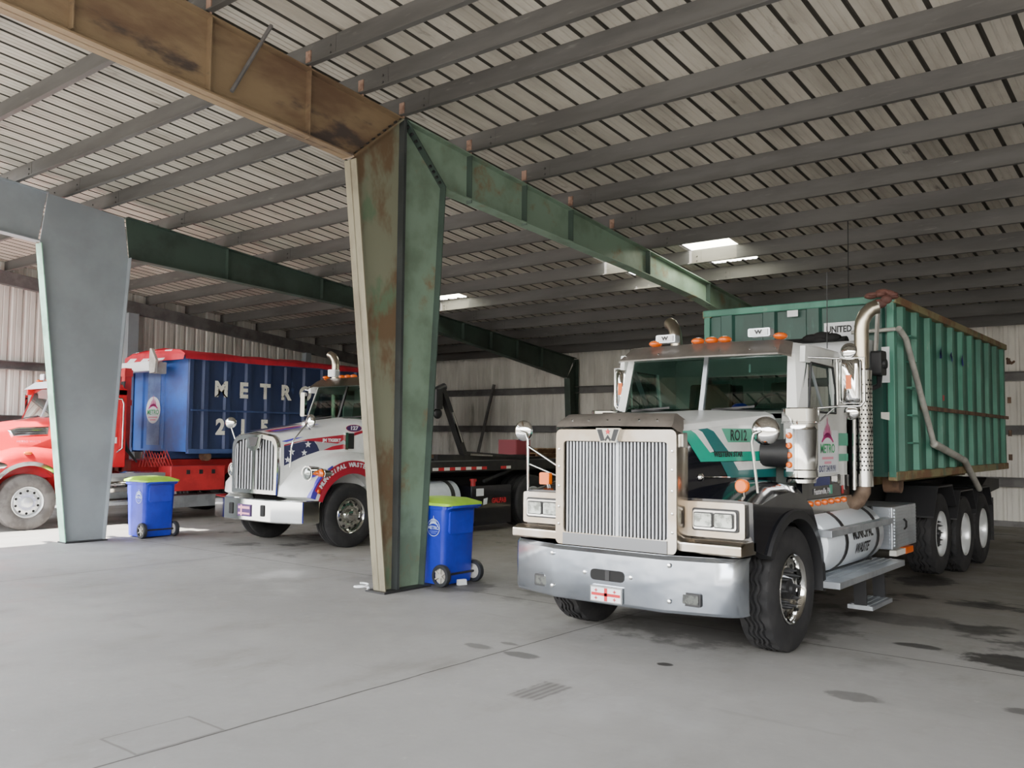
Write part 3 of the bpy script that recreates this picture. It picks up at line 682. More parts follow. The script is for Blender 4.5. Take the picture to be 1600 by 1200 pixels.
# grille surround, bars, badge
gx0, gx1, gz0, gz1 = XC - .6, XC + .6, .87, 1.88
out = rrect(gx0, gx1, gz0, gz1, .05, 4); inn = rrect(gx0 + .085, gx1 - .085, .985, 1.775, .035, 4)
mb = MB()
def gr(pts, y): return [(x, y, z) for x, z in pts]
mb.loft([gr(out, 6.62), gr(out, 6.40), gr([(x + (XC - x) * .012, z + (1.38 - z) * .012) for x, z in out], 6.385), gr(inn, 6.385), gr(inn, 6.5)], cap=False)
gs = mb.build('grille_surround', 'stain', T, smooth=30)
mb = MB(); mb.box(gx0 + .09, gx1 - .09, 6.375, 6.4, .88, .98); mb.build('lower_plate', 'tubemetal', gs)
mb = MB(); mb.box(gx0 + .07, gx1 - .07, 6.47, 6.49, .95, 1.8); mb.build('radiator_screen', 'void', T)
mb = MB(); n = 30
for i in range(n):
    x = gx0 + .105 + (1.2 - .21) * i / (n - 1); w = .0085 if i != 15 else .016
    mb.prism([(x - w, 6.43), (x - w, 6.42), (x - w * .5, 6.415), (x + w * .5, 6.415), (x + w, 6.42), (x + w, 6.43)], 'z', .985, 1.77)
mb.build('grille_bars', 'bars', T)
mb = MB(); bz = lambda z: z; bx = -4.06
mb.prism([(bx - .12, 1.885), (bx + .12, 1.885), (bx + .08, 1.765), (bx - .08, 1.765)], 'y', 6.345, 6.385); bd = mb.build('badge', 'chrome', T)
mb = MB()
for s in (-1, 1):
    mb.poly([(bx + s * .108, 6.343, 1.875), (bx + s * .06, 6.343, 1.875), (bx + s * .03, 6.343, 1.78), (bx + s * .07, 6.343, 1.775)])
    mb.poly([(bx + s * .0, 6.343, 1.83), (bx + s * .03, 6.343, 1.79), (bx + s * .022, 6.343, 1.772), (bx + s * .0, 6.343, 1.8)])
mb.build('badge_letter', 'ink', bd)
mb = MB(); mb.poly([(x, 6.341, z) for x, z in star(bx, 1.855, .028)]); mb.build('badge_star', 'redtape', bd)
for s in (-1, 1):
    for z in (1.05, 1.2, 1.38, 1.55, 1.7):
        mb = MB(); mb.lathe([(.012, 0), (.01, -.008), (.001, -.01)], 'y', (XC + s * .557, 6.386, z), 10); mb.build('bolt', 'chrome', gs)
# bug shield
mb = MB()
def bs(y, z, w, c): return [(XC - w - .02, y + c, z - .05), (XC - w + .03, y + .01, z), (XC, y, z + .008), (XC + w - .03, y + .01, z), (XC + w + .02, y + c, z - .05)]
mb.loft([bs(6.34, 1.895, .6, .09), bs(6.37, 1.935, .6, .09), bs(6.47, 2.005, .555, .07), bs(6.52, 2.01, .55, .06)], closed=False)
vs = mb.build('bug_shield', 'smoke', T, smooth=50)
for x in (-.42, -.25, -.06, .06, .25, .42):
    mb = MB(); mb.lathe([(.012, 0), (.001, -.008)], 'y', (XC + x, 6.385, 1.95), 8); mb.build('fastener', 'chrome', vs)

# hood
def hx(y): return .585 + (y - 6.45) * (.2 / 1.55)
def hz(y): return 1.93 + (y - 6.45) * .083
rings = []
for y in (6.45, 6.9, 7.4, 7.98):
    w, z = hx(y), hz(y)
    rings.append([(XC - w, y, 1.15), (XC - w, y, z - .07), (XC - w + .03, y, z - .02), (XC - w + .1, y, z + .005), (XC, y, z + .03), (XC + w - .1, y, z + .005), (XC + w - .03, y, z - .02), (XC + w, y, z - .07), (XC + w, y, 1.15)])
mb = MB(); mb.loft(rings, closed=False)
mb.bm.faces.ensure_lookup_table()
for f in mb.bm.faces:
    c = f.calc_center_median(); f.material_index = 1 if c.z > hz(c.y) - .06 else 0
hd = mb.build('hood', ['black', 'white'], T, smooth=35)
def hoodside(name, pts, m, d=.003, s=1):
    mb = MB(); mb.poly([(XC + s * (hx(y) + d), y, z) for y, z in pts]); mb.build(name, m, hd)
teal = [(6.476, 1.865), (6.6, 1.872), (6.673, 1.845), (6.881, 1.69), (7.781, 1.699), (7.949, 1.699), (7.948, 1.616), (6.741, 1.613)]
wht1 = [(6.605, 1.872), (6.703, 1.88), (6.766, 1.86), (6.942, 1.696), (6.881, 1.69), (6.673, 1.845)]
dteal = [(6.713, 1.882), (6.852, 1.892), (6.934, 1.868), (7.162, 1.695), (6.953, 1.696), (6.766, 1.86)]
dteal2 = [(7.035, 1.61), (7.236, 1.608), (7.312, 1.532), (7.947, 1.54), (7.945, 1.461), (7.154, 1.471)]
white_hi = [(6.84, 1.892), (7.94, 1.984), (7.94, 1.699), (7.162, 1.695), (6.934, 1.868)]
white_lo = [(7.236, 1.608), (7.948, 1.613), (7.947, 1.54), (7.312, 1.532)]
for s in (1, -1):
    for nm, p, m in (('teal_stripe', teal, 'teal'), ('white_stripe', wht1, 'white'), ('dark_teal_stripe', dteal, 'dteal'), ('dark_teal_stripe', dteal2, 'dteal'), ('white_panel', white_hi, 'white'), ('white_stripe', white_lo, 'white')):
        hoodside(nm, p, m, .003, s)
hoodside('unit_number_plate', [(7.047, 1.894), (7.527, 1.898), (7.526, 1.777), (7.146, 1.775)], 'sgreen', .005)
hr = Vector((.2 / 1.55, 1, 0)).normalized()
mb = MB(); mb.text('RO12', TM((XC + hx(7.31) + .008, 7.31, 1.832), hr, (0, 0, 1)), .13, .003, .85); mb.build('unit_number', 'ink', hd)
mb = MB(); mb.text('WESTERN STAR', TM((XC + hx(7.15) + .008, 7.15, 1.672), hr, (0, 0, 1)), .06, .003, 1.05); mb.build('model_lettering', 'plastic', hd)
mb = MB(); mb.tube([(XC + hx(6.78) + .012, 6.78, 1.485), (XC + hx(7.16) + .012, 7.16, 1.475)], .006, 6); mb.lathe([(.001, .03), (.03, .02), (.036, 0)], 'x', (XC + hx(6.74), 6.74, 1.485), 14); mb.build('hood_latch', 'chrome', hd, smooth=40)
mb = MB(); mb.rbox(X(1, .585), X(1, .63), 6.43, 6.5, 1.73, 1.85, .012, 'x'); mb.build('hood_hinge', 'chrome', hd)

# fenders
for s in (1, -1):
    a = [(6.64, .93), (6.62, 1.32), (6.8, 1.37), (7.1, 1.43), (7.4, 1.45), (7.7, 1.42), (7.95, 1.28), (8.12, 1.05), (8.18, .8)]
    inner = arc(7.5, .53, .62, 24, 148, 14)
    rg = []
    for d, k in ((.5, 0), (.95, .0), (1.06, .03), (1.12, .09)):
        rg.append([(X(s, d), 7.5 + (y - 7.5) * (1 - k * .35), z - (k if z > 1.0 else 0) * (1.0 if y > 6.75 else .2)) for y, z in a] + [(X(s, d), y, z) for y, z in inner])
    mb = MB(); mb.loft(rg); fd = mb.build('fender', 'black', T, smooth=40)
    mb = MB(); o = arc(7.5, .53, .7, -8, 150, 18); i = arc(7.5, .53, .6, -8, 150, 18)
    mb.loft([[(X(s, 1.02), *p) for p in o + i[::-1]], [(X(s, 1.15), *p) for p in arc(7.5, .53, .67, -8, 150, 18) + i[::-1]]]); mb.build('fender_flare', 'plastic', fd, smooth=50)
    # headlamp panel
    mb = MB(); x0, x1 = sorted((X(s, .585), X(s, 1.09))); mb.rbox(x0, x1, 6.56, 6.66, 1.02, 1.3, .02, 'y'); hl = mb.build('headlamp_panel', 'stain', T)
    mb = MB(); xa, xb = sorted((X(s, .645), X(s, 1.045))); mb.rbox(xa, xb, 6.55, 6.57, 1.07, 1.25, .02, 'y'); mb.build('lamp_recess', 'plastic', hl)
    mb = MB(); xa, xb = sorted((X(s, .66), X(s, 1.03))); mb.rbox(xa, xb, 6.535, 6.565, 1.085, 1.235, .02, 'y'); mb.build('lamp_frame', 'chrome', hl)
    for c in (.755, .93):
        mb = MB(); xc_ = X(s, c); mb.rbox(xc_ - .082, xc_ + .082, 6.522, 6.54, 1.1, 1.22, .012, 'y'); lp = mb.build('headlamp', 'plastic', hl)
        mb = MB(); mb.rbox(xc_ - .074, xc_ + .074, 6.515, 6.53, 1.108, 1.212, .012, 'y'); mb.build('lens', 'lampglass', lp)
    mb = MB(); x0, x1 = sorted((X(s, .54), X(s, 1.12))); mb.prism([(6.43, .895), (6.43, .98), (6.5, 1.005), (6.72, 1.005), (6.72, .895)], 'x', x0, x1); mb.build('valance', 'stain', T, bevel=.015)
    # turn lamp on the fender
    mb = MB(); c = (X(s, 1.0 if s > 0 else .95), 6.72, 1.43)
    if s > 0: mb.lathe([(.001, -.03), (.045, -.03), (.055, -.02), (.055, .02), (.045, .03), (.001, .03)], 'y', c, 18)
    else: mb.rbox(c[0] - .055, c[0] + .055, 6.69, 6.74, 1.365, 1.475, .012, 'y')
    tl = mb.build('turn_lamp', 'amber', T, smooth=40)
    mb = MB(); mb.tube([(c[0], 6.74, 1.4), (c[0], 6.76, 1.34)], .015, 8); mb.build('lamp_stem', 'chrome', tl)

# round spot mirrors on the fenders
def dish(root, name, c, r, nrm, m='chrome'):
    nrm = Vector(nrm).normalized(); u, v = frame_of(nrm); c = Vector(c)
    mb = MB(); prof = [(1.0, -.1), (1.0, .02), (.9, .14), (.7, .26), (.4, .36), (.02, .4)]
    mb.loft([[c + nrm * h * r + (u * math.cos(2 * PI * k / 24) + v * math.sin(2 * PI * k / 24)) * q * r for k in range(24)] for q, h in prof])
    return mb.build(name, m, root, smooth=50)
sm = dish(T, 'spot_mirror', (-2.96, 7.02, 1.875), .118, (.1, -1, .1))
mb = MB(); mb.tube([(-2.98, 6.97, 1.87), (-3.03, 6.95, 1.85), (-3.05, 6.95, 1.78), (-2.98, 6.93, 1.28)], .013, 8); mb.ball((-2.99, 6.92, 1.27), .04, .04, .04); mb.ball((-3.06, 6.9, 1.3), .035, .035, .035); mb.build('mirror_stalk', 'chrome', sm, smooth=50)
sm = dish(T, 'spot_mirror', (-5.3, 6.78, 1.865), .1, (.1, -1, .05))
mb = MB(); mb.tube([(-5.3, 6.73, 1.86), (-5.22, 6.72, 1.84), (-5.2, 6.72, 1.78), (-5.19, 6.72, 1.27)], .012, 8); mb.tube([(-5.2, 6.72, 1.72), (-4.6, 6.75, 1.4)], .011, 8); mb.tube([(-5.2, 6.74, 1.55), (-4.6, 6.9, 1.32)], .009, 8); mb.build('mirror_stalk', 'chrome', sm, smooth=50)

# cab shell
CX0, CX1 = XC - .97, XC + 1.0
mb = MB()
mb = MB()
def wall_with_hole(mb, x0, x1, y0, y1, z0, z1, hx0, hx1, hz0, hz1):
    mb.box(x0, x1, y0, y1, z0, hz0); mb.box(x0, x1, y0, y1, hz1, z1); mb.box(x0, hx0, y0, y1, hz0, hz1); mb.box(hx1, x1, y0, y1, hz0, hz1)
wall_with_hole(mb, CX0, CX1, 9.24, 9.3, 1.2, 2.7, XC - .6, XC + .6, 2.12, 2.5)
cab = mb.build('cab_back', 'white', T)
mb = MB(); mb.poly([(XC - .6, 9.27, 2.12), (XC + .6, 9.27, 2.12), (XC + .6, 9.27, 2.5), (XC - .6, 9.27, 2.5)]); mb.build('rear_window', 'glass', cab)
mb = MB()
rr_ = lambda w, y, z, e: [(XC - w, y, z - e), (XC - w + .05, y, z - .03), (XC - w + .2, y, z), (XC, y, z + .02), (XC + w - .2, y, z), (XC + w - .05, y, z - .03), (XC + w, y, z - e)]
mb.loft([rr_(.9, 8.02, 2.7, .1), rr_(.93, 8.12, 2.745, .13), rr_(.98, 8.5, 2.75, .15), rr_(.985, 9.2, 2.74, .15), rr_(.97, 9.3, 2.7, .15)], closed=False); mb.build('roof', 'white', T, smooth=50)
mb = MB(); mb.box(CX0 + .05, CX1 - .05, 8.1, 9.25, 1.2, 1.26); mb.build('cab_floor', 'void', T)
mb = MB(); mb.prism([(7.95, 1.9), (7.95, 2.06), (8.1, 2.1), (8.45, 2.09), (8.48, 1.7), (8.2, 1.3), (7.95, 1.3)], 'x', CX0 + .06, CX1 - .06); mb.build('dashboard', 'cabin', T)
for x in (-.45, .5):
    mb = MB(); mb.rbox(XC + x - .26, XC + x + .26, 8.6, 9.1, 1.6, 1.75, .04); mb.prism([(9.0, 1.7), (9.1, 1.7), (9.18, 2.4), (9.1, 2.42)], 'x', XC + x - .25, XC + x + .25); mb.build('seat', 'tan', T, bevel=.03)
mb = MB(); c = Vector((XC + .5, 8.55, 2.07)); u = Vector((1, 0, 0)); v = Vector((0, .45, .9)).normalized()
mb.tube([c + (u * math.cos(t * PI / 12) + v * math.sin(t * PI / 12)) * .22 for t in range(25)], .016, 8, cap=False); mb.tube([c - u * .2, c + u * .2], .014, 6); mb.tube([c, c + Vector((0, -.25, -.3))], .03, 8); mb.build('steering_wheel', 'plastic', T, smooth=50)
mb = MB(); mb.ball((XC + .2, 8.45, 2.12), .09, .06, .05); mb.build('glove', 'bin', T, smooth=60)
mb = MB(); mb.poly([(XC - .8, 8.12, 2.105), (XC - .1, 8.12, 2.105), (XC - .1, 8.4, 2.105), (XC - .8, 8.4, 2.105)]); mb.build('dash_papers', 'sgreen', T)
# sides with doors
for s in (1, -1):
    x0, x1 = sorted((X(s, .95), X(s, 1.0)))
    mb = MB()
    mb.prism([(8.0, 1.45), (9.3, 1.45), (9.3, 2.06), (8.0, 2.06)], 'x', x0, x1)
    mb.prism([(8.93, 2.06), (9.3, 2.06), (9.3, 2.65), (8.83, 2.6)], 'x', x0, x1)
    mb.prism([(8.1, 2.53), (8.85, 2.52), (8.9, 2.68), (8.12, 2.68)], 'x', x0, x1)
    dr = mb.build('door', 'white', T)
    mb = MB(); mb.prism([(8.0, 1.16), (9.3, 1.16), (9.3, 1.455), (8.0, 1.455)], 'x', x0, x1 + .002); mb.build('door_sill', 'black', dr)
    mb = MB(); xx = X(s, .975); mb.poly([(xx, 8.05, 2.06), (xx, 8.93, 2.06), (xx, 8.85, 2.53), (xx, 8.2, 2.53)]); mb.build('door_window', 'glass', dr)
    mb = MB(); xx = X(s, 1.003)
    mb.tube([(xx, 8.18, 2.07), (xx, 8.91, 2.07), (xx, 8.9, 2.3), (xx, 8.84, 2.52), (xx, 8.25, 2.53), (xx, 8.18, 2.07)], .012, 6); mb.build('window_seal', 'plastic', dr)
    mb = MB(); mb.bar((xx - s * .05, 8.3, 2.52), (xx - s * .05, 8.62, 2.1), .012, .07, (1, 0, 0)); mb.build('vent_divider', 'alu', dr)
    # A pillar
    mb = MB(); mb.loft([[(X(s, .87), 7.98, 2.05), (X(s, .97), 7.98, 2.05), (X(s, 1.0), 8.17, 2.05), (X(s, .95), 8.17, 2.05)], [(X(s, .83), 8.12, 2.64), (X(s, .9), 8.12, 2.64), (X(s, .97), 8.26, 2.64), (X(s, .9), 8.26, 2.64)]]); mb.build('pillar', 'white', T)
    for a, b in ((1.748, 1.875), (1.593, 1.667)):
        mb = MB(); xx = X(s, 1.003); mb.poly([(xx, 8.99, a), (xx, 9.27, a), (xx, 9.27, b), (xx, 8.99, b)]); mb.build('green_stripe', 'sgreen', dr)
    if s > 0:
        mb = MB(); xx = X(s, 1.005); mb.poly([(xx, 8.2, 1.485), (xx, 8.97, 1.485), (xx, 8.96, 1.9), (xx, 8.2, 1.9)]); ds = mb.build('door_sign', 'paper', dr)
        metro_logo(ds, (xx + .004, 8.66, 1.745), (0, 1, 0), (0, 0, 1), .34, ('magenta', 'pgreen', 'pink'))
        mb = MB(); mb.text('US DOT 3419191', TM((xx + .004, 8.6, 1.525), (0, 1, 0), (0, 0, 1)), .085, .002, .92); mb.build('registration_number', 'inkblue', ds)
        mb = MB(); mb.poly([(xx, 8.15, 1.73), (xx, 8.3, 1.73), (xx, 8.3, 1.83), (xx, 8.15, 1.83)]); mb.build('sticker', 'pink', dr)
        mb = MB(); mb.text('Feasterville, PA', TM((xx + .004, 8.5, 1.315), (0, 1, 0), (0, 0, 1)), .075, .002, .95); mb.build('town_lettering', 'paper', dr)
        mb = MB(); mb.poly([(xx, 8.3, 1.37), (xx, 8.72, 1.37), (xx, 8.72, 1.45), (xx, 8.3, 1.45)]); mb.build('navy_panel', 'inkblue', dr)
        mb = MB(); mb.poly([(xx, 8.7, 1.28), (xx, 8.79, 1.28), (xx, 8.79, 1.37), (xx, 8.7, 1.37)]); mb.build('sticker', 'sgreen', dr)
        mb = MB(); mb.poly([(xx, 9.05, 1.27), (xx, 9.12, 1.27), (xx, 9.12, 1.35), (xx, 9.05, 1.35)]); mb.build('sticker', 'redtape', dr)
        mb = MB(); mb.rbox(xx - .01, xx + .025, 8.86, 8.95, 1.38, 1.47, .02, 'x'); mb.build('door_handle', 'chrome', dr)
    # sill light bar
    mb = MB(); mb.box(*sorted((X(s, .96), X(s, 1.03))), 7.98, 9.28, 1.06, 1.25); sb = mb.build('step_light_bar', 'chrome', T)
    for y in (8.12, 8.32, 8.5, 8.68, 8.86, 9.04):
        mb = MB(); mb.lathe([(.001, s * .03), (.022, s * .025), (.03, 0)], 'x', (X(s, 1.03), y, 1.215), 12); mb.build('marker_lamp', 'orange', sb, smooth=50)
# windscreen in two panes
def wz(z): return 8.0 + (z - 2.05) * .24
for a, b, bt, tt in ((-.885, -.02, -.885, -.83), (.02, .885, .885, .83)):
    mb = MB()
    pts = [(a, 2.05), (b, 2.05), (b if b > .5 else -.02, 2.6), (a if a < -.5 else .02, 2.6)]
    if a < -.5: pts = [(a, 2.05), (b, 2.05), (b, 2.6), (-.83, 2.6)]
    else: pts = [(a, 2.05), (b, 2.05), (.83, 2.6), (a, 2.6)]
    mb.poly([(XC + x, wz(z), z) for x, z in pts]); ws = mb.build('windscreen', 'glass', T)
    mb = MB(); m0 = (a + b) / 2; mb.tube([(XC + m0 + .2, wz(2.06) - .02, 2.065), (XC + m0 - .3, wz(2.1) - .02, 2.1)], .008, 6); mb.bar((XC + m0 - .34, wz(2.085) - .015, 2.085), (XC + m0 + .1, wz(2.115) - .015, 2.115), .008, .02); mb.build('wiper', 'plastic', ws)
mb = MB(); mb.bar((XC, wz(2.05) - .01, 2.05), (XC, wz(2.62) - .01, 2.62), .045, .03, (0, 1, 0)); mb.build('centre_post', 'alu', T)
mb = MB(); mb.prism([(7.95, 2.0), (7.95, 2.045), (8.02, 2.07), (8.1, 2.05), (8.1, 2.0)], 'x', XC - .92, XC + .92); mb.build('cowl', 'white', T)
mb = MB(); mb.poly([(XC - .05 + .5, wz(2.45) + .01, 2.45), (XC + .47, wz(2.45) + .01, 2.45), (XC + .46, wz(2.53) + .01, 2.53), (XC + .44, wz(2.53) + .01, 2.53)]); mb.build('windscreen_sticker', 'paper', T)
# sun visor
mb = MB()
def vr(y, z, w, c): return [(XC - w - .03, y + c, z - .02), (XC - w + .05, y, z), (XC, y - .03, z + .005), (XC + w - .05, y, z), (XC + w + .03, y + c, z - .02)]
mb.loft([vr(7.84, 2.585, .9, .12), vr(7.84, 2.6, .9, .12), vr(8.03, 2.74, .85, .1), vr(8.06, 2.745, .84, .1)], closed=False); sv = mb.build('sun_visor', 'smoke', T, smooth=30)
for x in (-.8, -.42, -.1, .25, .55, .8):
    mb = MB(); mb.lathe([(.011, 0), (.001, -.01)], 'y', (XC + x, 7.89, 2.65), 8); mb.build('fastener', 'chrome', sv)
for x in (-4.57, -4.09, -3.94, -3.8, -3.24):
    mb = MB(); mb.ball((x, 8.05, 2.775), .065, .08, .035); mb.build('clearance_lamp', 'orange', T, smooth=60)
for x in (-4.44, -3.44):
    mb = MB(); mb.rbox(x - .11, x + .11, 8.02, 8.12, 2.78, 2.86, .015, 'y'); lb = mb.build('work_lamp', 'alu', T)
    mb = MB(); mb.box(x - .09, x + .09, 8.008, 8.02, 2.792, 2.848); mb.build('lamp_cover', 'paper', lb)
    mb = MB(); mb.text('W', TM((x, 8.004, 2.82), (1, 0, 0), (0, 0, 1)), .05, .003, 1.3); mb.build('cover_emblem', 'ink', lb)
for x in (-4.7, -4.5):
    mb = MB(); mb.lathe([(.001, .03), (.05, .03), (.06, .02), (.06, 0), (.02, 0), (.02, -.05)], 'z', (x, 7.35, 2.02), 16); mb.build('air_horn', 'chrome', T, smooth=40)

# west coast mirrors
for x, y in ((-2.68, 8.3), (-5.12, 8.3)):
    s = 1 if x > XC else -1; k = 1 if s > 0 else .8
    mb = MB(); mb.loft([[(px_, y + .03 - d, pz) for px_, pz in rrect(x - .095 * k, x + .095 * k, 2.14, 2.55, .03, 3)] for d in (0, .05)] + [[(px_, y - .05, pz) for px_, pz in rrect(x - .06 * k, x + .06 * k, 2.17, 2.52, .03, 3)]]); wm = mb.build('door_mirror', 'chrome', T, smooth=60)
    mb = MB(); mb.tube([(x - s * .12, y, 2.13), (x - s * .125 * k, y, 2.56), (x + s * .125 * k, y, 2.56), (x + s * .125 * k, y, 2.16), (x + s * .09 * k, y, 2.115), (x - s * .12, y, 2.115)], .012, 8)
    mb.tube([(x - s * .1, y, 2.56), (X(s, .9), 8.15, 2.58)], .01, 8); mb.tube([(x - s * .1, y, 2.115), (X(s, 1.0), 8.1, 2.09), (X(s, .95), 8.05, 1.95)], .011, 8); mb.tube([(x - s * .15, y, 2.1), (X(s, .99), 8.3, 1.92)], .009, 8); mb.build('mirror_bracket', 'chrome', wm, smooth=50)
    mb = MB(); mb.box(x - .025, x + .025, y - .058, y - .05, 2.27, 2.4); mb.build('marker_lamp', 'orange', wm)
    c = dish(wm, 'convex_mirror', (x, y + .02, 2.06), .07, (0, -1, 0))
    c = dish(wm, 'convex_mirror', (x - s * .02, y + .02, 2.63), .075, (0, -1, .2))

# air cleaner
for s in (1, -1):
    c = (X(s, 1.03), 7.9, 0)
    mb = MB(); mb.lathe([(.001, 2.09), (.155, 2.09), (.165, 2.08), (.165, 1.965), (.17, 1.96), (.17, 1.95), (.15, 1.945), (.15, 1.9), (.152, 1.895), (.15, 1.89), (.15, 1.54), (.155, 1.535), (.15, 1.53), (.15, 1.47), (.13, 1.45), (.13, 1.42), (.001, 1.42)], 'z', c, 40); ac = mb.build('air_cleaner', 'chrome', T, smooth=35)
    mb = MB(); mb.tube([(X(s, .72), 7.75, 1.68), (X(s, .95), 7.82, 1.68)], [.12, .13], 16); mb.build('intake_duct', 'plastic', ac, smooth=50)
    mb = MB(); mb.box(c[0] - .03 - s * .04, c[0] + .03 - s * .04, 7.735, 7.75, 1.52, 1.9); br = mb.build('lamp_bracket', 'alu', ac)
    for z in (1.84, 1.75, 1.665, 1.58):
        mb = MB(); mb.lathe([(.001, -.03), (.02, -.028), (.028, -.015), (.03, 0)], 'y', (c[0] - s * .04, 7.735, z), 14); mb.build('amber_lamp', 'amber', br, smooth=50)
# exhaust stacks
for s in (1, -1):
    x, y = X(s, 1.08), 9.5
    zt = 2.53
    mb = MB(); mb.lathe([(.1, 1.33), (.1, zt), (.075, zt + .02), (.075, zt)], 'z', (x, y, 0), 32); mb.mi = 1
    for i in range(22):
        for k in range(8):
            if True:
                a = -2.6 + k * .36 + (i % 2) * .18; z = 1.5 + i * .044
                p = Vector((x + .1015 * math.cos(a), y + .1015 * math.sin(a), z)); u = Vector((-math.sin(a), math.cos(a), 0)) * .011; w = Vector((0, 0, .012))
                mb.poly([p - u, p - w, p + u, p + w])
    st = mb.build('heat_shield', ['chrome', 'void'], T, smooth=50)
    mb = MB(); mb.tube([(x, y, 2.4), (x, y, 2.95), (x + s * .01, y, 3.04), (x + s * .04, y + .02, 3.12), (x + s * .09, y + .05, 3.18), (x + s * .14, y + .08, 3.2)], .073, 20, cap=False); mb.build('exhaust_pipe', 'pipe', st, smooth=50)
    mb = MB(); mb.tube([(x, y, 1.36), (x, y, 1.28), (x - s * .03, y - .08, 1.18), (x - s * .12, y - .22, 1.1), (x - s * .3, y - .35, 1.08)], .075, 16); mb.build('exhaust_elbow', 'rustpipe', st, smooth=50)
    mb = MB(); mb.tube([(X(s, 1.05), 9.3, 1.3), (X(s, 1.06), 9.3, 2.15)], .022, 10); mb.build('grab_handle', 'chrome', T, smooth=50)

# tarp gantry behind the cab
mb = MB(); mb.rbox(XC - .95, X(1, 1.08), 9.72, 9.98, 2.58, 2.88, .05, 'x'); gt = mb.build('tarp_housing', 'grey', T, smooth=40)
mb = MB(); mb.poly([(X(1, .93), 9.715, 2.57), (X(1, 1.05), 9.715, 2.57), (X(1, 1.05), 9.715, 2.66), (X(1, .93), 9.715, 2.66)]); mb.build('flag_sticker', 'pink', gt)
mb = MB(); mb.poly([(X(1, .935), 9.712, 2.62), (X(1, .98), 9.712, 2.62), (X(1, .98), 9.712, 2.655), (X(1, .935), 9.712, 2.655)]); mb.build('sticker_canton', 'inkblue', gt)
mb = MB(); mb.rbox(X(1, 1.09), X(1, 1.2), 9.76, 9.95, 2.5, 2.76, .03, 'x'); mb.tube([(X(1, 1.14), 9.9, 2.5), (X(1, 1.12), 9.95, 2.4), (X(1, 1.0), 9.95, 2.35)], .03, 8); mo = mb.build('tarp_motor', 'plastic', T, smooth=40)
mb = MB(); mb.lathe([(.05, 0), (.05, .03), (.001, .035)], 'x', (X(1, 1.2), 9.85, 2.62), 16); mb.build('motor_cap', 'plastic', mo, smooth=40)
mb = MB(); mb.bar((X(1, 1.12), 9.85, 2.74), (X(1, 1.11), 10.0, 3.3), .025, .07, (0, 1, 0)); mb.build('tarp_lever', 'tubegrey', T)
mb = MB()
for k in range(9):
    a = k / 8; mb.ball((X(1, .98 + .2 * a + R.uniform(-.03, .03)), 10.18 + .12 * a, 3.42 + .03 * math.sin(4 * a) + R.uniform(-.02, .02)), .06 + R.uniform(0, .02), .05, .025 + R.uniform(0, .015), 10, 6)
mb.ball((X(1, 1.1), 10.05, 3.3), .09, .05, .055); mb.ball((X(1, 1.18), 10.05, 3.34), .06, .05, .05)
mb.tube([(X(1, .85), 10.15, 3.1), (X(1, 1.0), 10.1, 3.22), (X(1, 1.1), 10.08, 3.3)], .03, 8); mb.build('tarp_bundle', 'brownarm', T, smooth=60)
mb = MB(); mb.tube([(X(1, .75), 10.2, 3.02), (X(1, 1.2), 10.3, 3.04)], .022, 8); mb.tube([(X(1, 1.22), 10.35, 3.05), (X(1, 1.24), 10.55, 2.96), (X(1, 1.24), 11.72, 1.76)], .035, 10); mb.build('tarp_arm', 'tubegrey', T, smooth=50)
mb = MB(); mb.tube([(X(1, 1.24), 11.72, 1.77), (X(1, 1.24), 13.3, 1.55), (X(1, 1.22), 14.3, 1.12)], [.05, .045, .04], 10); mb.ball((X(1, 1.24), 11.72, 1.77), .05, .05, .05); mb.build('tarp_arm', 'tubegrey', T, smooth=50)
mb = MB()
for k in range(7): mb.ball((XC + .3 + R.uniform(-.1, .35), 10.0, 2.92 + R.uniform(-.03, .05)), .12, .06, .06, 10, 6)
mb.tube([(XC - .95, 10.05, 2.88), (XC + .75, 10.05, 2.88)], .09, 12); mb.build('rolled_tarp', 'void', T, smooth=60)
mb = MB(); mb.box(XC - .9, XC - .83, 9.8, 9.9, 1.2, 2.6); mb.box(XC + .83, XC + .9, 9.8, 9.9, 1.2, 2.6); mb.build('gantry_post', 'plastic', T)
mb = MB(); mb.tube([(X(1, .93), 8.9, 2.72), (X(1, .93), 8.92, 3.5)], .005, 6); mb.build('aerial', 'plastic', T)

